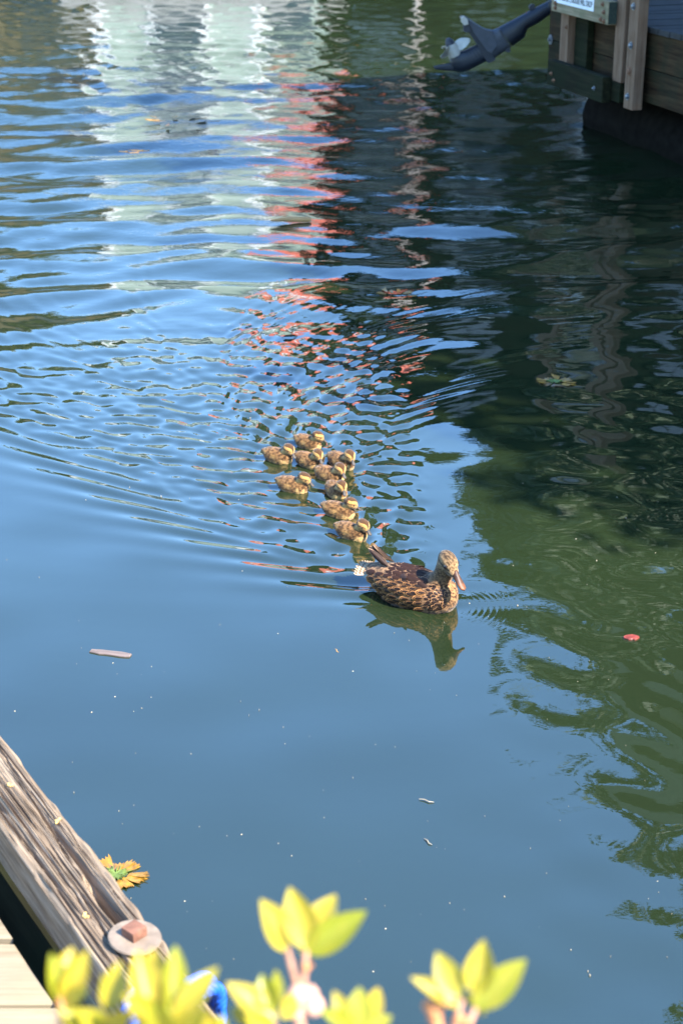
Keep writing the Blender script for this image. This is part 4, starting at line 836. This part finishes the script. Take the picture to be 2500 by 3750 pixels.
def build_duckling(i, px, py, yaw, turn, label):
    p = at(px, py); sc = random.uniform(1.0, 1.14); t = empty('duckling', (p.x, p.y, 0), R(yaw), label, 'duckling', 'mallard ducklings swimming behind the hen'); t.scale = (sc, sc, sc)
    mb = MB(); stations(mb, [(-.086, .032, .005, .005), (-.076, .030, .014, .012), (-.055, .023, .030, .028), (-.028, .018, .036, .036), (.0, .015, .037, .037), (.025, .015, .033, .035), (.043, .016, .024, .028), (.053, .016, .010, .013), (.056, .016, .003, .004)], 18)
    mb.tube([(.024, 0, .028), (.032, 0, .045), (.036, 0, .056)], [.024, .021, .019], 14)
    hf = head_frame((.041, 0, .0585), turn, 24) @ Matrix.Scale(1.16, 4)
    ellipsoid(mb, hf @ Vector((0, 0, .001)), (.0235, .0195, .0195), hf.to_3x3(), 16); ellipsoid(mb, hf @ Vector((.012, 0, -.004)), (.0145, .0125, .0115), hf.to_3x3(), 14)
    me = remesh(mb, .0022, 3, 'body'); me.materials.append(M_DOWN); P = verts(me).astype(float); HI_ = np.array(hf.inverted()); Q = (HI_[:3, :3] @ P.T).T+HI_[:3, 3]
    n1 = np_noise(P, 120, i); n2 = np_noise(P, 60, i+20)
    brown = mixc(np.array([.058, .026, .009]), np.array([.20, .102, .038]), np.clip(.5+1.5*n1, 0, 1)); yel = np.array([.47, .26, .08])
    pale = np.clip((.020-P[:, 2]+.004*n2*4)/.008, 0, 1)*np.clip((P[:, 0]-.012)/.02, 0, 1)                       # pale breast
    col = mixc(brown, np.array([.50, .31, .115]), pale)
    side = np.exp(-((P[:, 0]+.012)/.012)**2-((P[:, 2]-.026)/.008)**2)*(np.abs(P[:, 1]) > .018); rump = np.exp(-((P[:, 0]+.060)/.009)**2-((P[:, 2]-.036)/.006)**2)*(np.abs(P[:, 1]) > .008)
    flank = np.clip((.016-P[:, 2])/.01, 0, 1)*np.clip(.5+2.4*n2, 0, 1)*.7
    col = mixc(col, yel, np.clip(side*.8+rump*.9+flank, 0, 1)*.8)
    hw = np.clip((P[:, 2]-.040)/.008, 0, 1)*np.clip((P[:, 0]-.008)/.008, 0, 1)
    z, x, ay = Q[:, 2], Q[:, 0], np.abs(Q[:, 1])
    hd = np.tile(np.array([.40, .22, .066]), (len(P), 1))
    phi = np.degrees(np.arctan2(ay, z+.001)); nar = np.clip((x+.002)/.020, 0, 1)
    c1 = 50-30*nar; cap = np.clip((c1-phi)/4, 0, 1); cap = np.maximum(cap, np.clip((-.010-x)/.004, 0, 1)*np.clip((z+.010)/.004, 0, 1))
    c2 = 80-22*nar; est = np.clip(1-np.abs(phi-c2-2)/9, 0, 1)*1.5*np.clip((.022-x)/.004, 0, 1)
    hd = mixc(hd, np.array([.060, .028, .011]), np.clip(cap, 0, 1)); hd = mixc(hd, np.array([.035, .017, .008]), np.clip(est, 0, 1)*.9)
    col = mixc(col, hd, hw); set_col(me, col); inst(me, 'body', t)
    # down: short tufts lying back over the body
    nrm = np.empty(len(P)*3, np.float32); me.vertices.foreach_get('normal', nrm); nrm = nrm.reshape(-1, 3); rg = np.random.default_rng(i); k = rg.choice(np.where(P[:, 2] > -.004)[0], 2600)
    b0 = P[k]; nn = nrm[k]; bk = np.tile([-1, 0, -.15], (len(k), 1))+rg.normal(0, .35, (len(k), 3)); hk = hw[k] > .5; bk -= nn*(bk*nn).sum(1, keepdims=True); bk /= np.linalg.norm(bk, axis=1, keepdims=True)
    ln = np.where(hk, .0028, .0062)*rg.uniform(.6, 1.3, len(k)); tip = b0+bk*ln[:, None]*.85+nn*ln[:, None]*.42; sd_ = np.cross(bk, nn)*.0007
    vs = np.stack([b0-sd_, b0+sd_, tip], 1).reshape(-1, 3); md = bpy.data.meshes.new('down'); md.from_pydata([tuple(v) for v in vs], [], [(3*j, 3*j+1, 3*j+2) for j in range(len(k))])
    cc = np.repeat(col[k]*rg.uniform(.8, 1.35, (len(k), 1)), 3, 0); md.materials.append(M_DOWN); set_col(md, cc); tag(inst(md, 'down', t), kind='stuff')
    o = inst(BILL_D, 'bill', t, hf @ Matrix.Translation((.0195, 0, -.0035)) @ Matrix.Rotation(R(14), 4, 'Y'))
    for sy in (-1, 1): inst(EYE_D, 'eye', t, hf @ Matrix.Translation((.0105, sy*.0150, .0022)))
    return t
BILL_D = bill_mesh(.0235, .0115, .0105, .0066, .0018, M_BILLD); _e = MB(); ellipsoid(_e, (0, 0, 0), (.0032, .0026, .0032), n=12); EYE_D = _e.mesh('eye', M_EYE, True)
DL = ['rearmost duckling, its bill tucked behind the next one\'s head', 'brown and yellow duckling swimming wide at the tail end of the brood', 'duckling just ahead of the rearmost one, side by side with two others', 'duckling at the rear on the dock ladder side of the brood', 'lone duckling swimming apart on the rail side of the line',
      'duckling in the middle of the line, behind the one facing forward', 'duckling facing forward, crowded between two others in the line', 'duckling second behind the hen, looking aside', 'leading duckling close behind the hen\'s tail']
for i, (px, py, yaw, turn) in enumerate(DUCKLINGS): build_duckling(i, px, py, yaw, turn, DL[i])

# ------------------------------------------------------------------ things afloat
M_WEED = simple('yellow_rockweed', (.27, .135, .012), .4, .45, 60, spec=.6); M_WEEDB = simple('brown_rockweed', (.15, .085, .03), .45, .5, 60, spec=.6); M_WEEDG = simple('green_weed_tuft', (.10, .15, .03), .6, .4, 90)
def frond(mb, p, a, ln, w, depth, rr, z=.002):
    c = Vector(p); d = Vector((math.cos(a), math.sin(a), 0)); sd = Vector((-d.y, d.x, 0)); nt_ = rr.randint(2, 4); ol = [(0, w*.22), (ln*.45, w*rr.uniform(.4, .6)), (ln*.8, w*rr.uniform(.5, .75))]
    for k in range(nt_*2+1): f = 1-2*k/(nt_*2); ol.append((ln*(rr.uniform(.95, 1.12) if k % 2 == 0 else rr.uniform(.74, .86)), w*.62*f))
    ol += [(ln*.8, -w*rr.uniform(.5, .75)), (ln*.45, -w*rr.uniform(.4, .6)), (0, -w*.22)]
    tilt = rr.uniform(-.25, .25); curl = rr.uniform(-.02, .10)
    top = [c+d*x+sd*y+Vector((0, 0, z+tilt*y+curl*x*x/ln)) for x, y in ol]; n = len(top); mid = c+d*ln*.5+Vector((0, 0, z+.0012))
    mb.add(top+[mid]+[q_-Vector((0, 0, .002)) for q_ in top], [(k, (k+1) % n, n) for k in range(n)]+[(n+1+(k+1) % n, n+1+k, k, (k+1) % n) for k in range(n)])
def weed(px, py, size, n, label, m=M_WEED, a0=0, a1=360, depth=2, seed=0, w=.01, tuft=None, spread=1.0):
    p = at(px, py); rr = random.Random(seed); t = empty('seaweed_clump', (p.x, p.y, wz(p)+(.002 if p.y < 9.8 else .03)), 0, label, 'seaweed')
    for k in range(n):
        mb = MB(); a = R(a0+(a1-a0)*(k+.5)/n+rr.uniform(-8, 8)); r0 = size*rr.uniform(.15, .6)*spread+.012; frond(mb, (r0*math.cos(a), r0*math.sin(a)*.8, 0), a+rr.uniform(-.35, .35), size*rr.uniform(.28, .5), w*rr.uniform(.7, 1.3), depth, rr); mb.build('frond', m if rr.random() < .8 else M_WEEDB, t)
    if tuft:
        mb = MB(); 
        for k in range(60): a = rr.uniform(0, 6.28); mb.tube([(0, 0, 0), (math.cos(a)*.02, math.sin(a)*.02, .006), (math.cos(a)*rr.uniform(.02, .045), math.sin(a)*rr.uniform(.02, .045), rr.uniform(.001, .012))], [.002, .0015, .0008], 4)
        tag(mb.build('fine_weed', M_WEEDG, t), kind='stuff')
    return t
weed(425, 3205, .105, 11, 'golden fan of rockweed floating beside the dock rail', M_WEED, -75, 130, 1, 3, .021, True, .45)
weed(2030, 1402, .13, 14, 'olive brown rockweed clump in the pier\'s reflection', M_WEED, 60, 420, 2, 5, .03, True, .5)
weed(1440, 1078, .13, 8, 'rockweed clump beside the mast\'s broken reflection', M_WEED, -30, 200, 2, 8, .018, None, 1.0)
weed(715, 560, .22, 6, 'rockweed patch with a dark stalk on the far ripples', M_WEEDB, -60, 60, 2, 9, .03, None, .9); weed(640, 450, .34, 9, 'largest scattered golden rockweed patch out on the far ripples', M_WEED, 0, 360, 2, 10, .04, None, 1.6); weed(400, 555, .26, 7, 'low golden rockweed strip trailing across a dark ripple', M_WEED, -30, 30, 2, 11, .03, None, 1.6)
def flat_piece(name, label, cat, px, py, ln, w, rz, m, seed, th=.004, taper=.4):
    rr = random.Random(seed); p = at(px, py); n = 9; top = []; 
    for i in range(n): t_ = i/(n-1); ww = w/2*(1-taper*abs(2*t_-1)**2)*rr.uniform(.85, 1.1); top.append(((t_-.5)*ln, ww))
    ring = [(x, y) for x, y in top]+[(x, -y*rr.uniform(.8, 1.1)) for x, y in reversed(top)]
    mb = MB(); k = len(ring); mb.loft([[(x, y, -th) for x, y in ring], [(x, y, th*.5) for x, y in ring], [(x*.97, y*.9, th) for x, y in ring]]); o = mb.build(name, m); o.location = (p.x, p.y, .001); o.rotation_euler = (0, 0, R(rz)); return tag(o, label, cat)
M_STICK = simple('bleached_orange_driftwood', (.42, .23, .08), .7, .25, 30, stretch=(.2, 1, 1)); M_STRAW = simple('pale_straw', (.3, .26, .19), .8, .3, 60); M_BARKP = simple('pinkish_bark_flake', (.13, .10, .09), .8, .3, 40, stretch=(.3, 1, 1)); M_RLEAF = simple('wet_red_leaf', (.16, .03, .02), .4, .5, 90)
p = at(1070, 818); st = MB().tube([(-.15, 0, .006), (-.06, .003, .012), (.05, -.002, .012), (.11, .003, .010), (.13, 0, .008)], [.006, .014, .018, .018, .011], 10).build('driftwood_stick', M_STICK, None, 50); st.location = (p.x, p.y, wz(p)+.012); st.rotation_euler = (0, 0, R(3)); tag(st, 'pale orange driftwood stick floating on the far ripples', 'stick')
flat_piece('bark_flake', 'thin pinkish bark flake floating on the calm water', 'bark', 405, 2394, .145, .034, -14, M_BARKP, 4)
flat_piece('floating_leaf', 'small wet red leaf floating in the pier house\'s reflection', 'leaf', 2310, 2335, .055, .042, 5, M_RLEAF, 6, .003, .8)
for j, (px, py, ln, rz, lab) in enumerate(((1780, 1165, .09, -10, 'short pale twig floating in the pier\'s shade'), (1232, 2385, .028, -70, 'tiny reddish straw floating on open water before the hen'), (1560, 2935, .045, -25, 'thin pale curl of straw on the calm water'), (1565, 3085, .035, -60, 'smallest pale straw curl on the calm water near the azalea'))):
    p = at(px, py); o = MB().tube([(-ln/2, 0, .001), (-ln/6, ln*.06, .002), (ln/5, -ln*.05, .002), (ln/2, ln*.08, .001)], [.0012, .0018, .0018, .001], 6).build('floating_straw', M_STRAW if j != 1 else M_STICK); o.location = (p.x, p.y, .001); o.rotation_euler = (0, 0, R(rz)); tag(o, lab, 'straw')
M_SPECK = simple('pollen_and_wood_specks', (.32, .27, .2), .8, .4, 300); mb = MB(); rr = random.Random(12)
for k in range(170):
    px, py = rr.uniform(0, 2500), 1100+2650*rr.random()**.8; p = at(px, py); s_ = rr.choice((.0007, .0009, .0012, .0024))*rr.uniform(.7, 1.3)
    a = rr.uniform(0, 3.14); e_ = rr.uniform(.4, 1); mb.loft([[(p.x+s_*r2*(math.cos(q_)*math.cos(a)-e_*math.sin(q_)*math.sin(a)), p.y+s_*r2*(math.cos(q_)*math.sin(a)+e_*math.sin(q_)*math.cos(a)), z_) for q_ in np.arange(6)*math.pi/3] for r2, z_ in ((1, -.004), (1, .001), (.6, .0022))])
tag(mb.build('floating_specks', M_SPECK), 'fine pale specks scattered over the water', 'debris', kind='stuff')
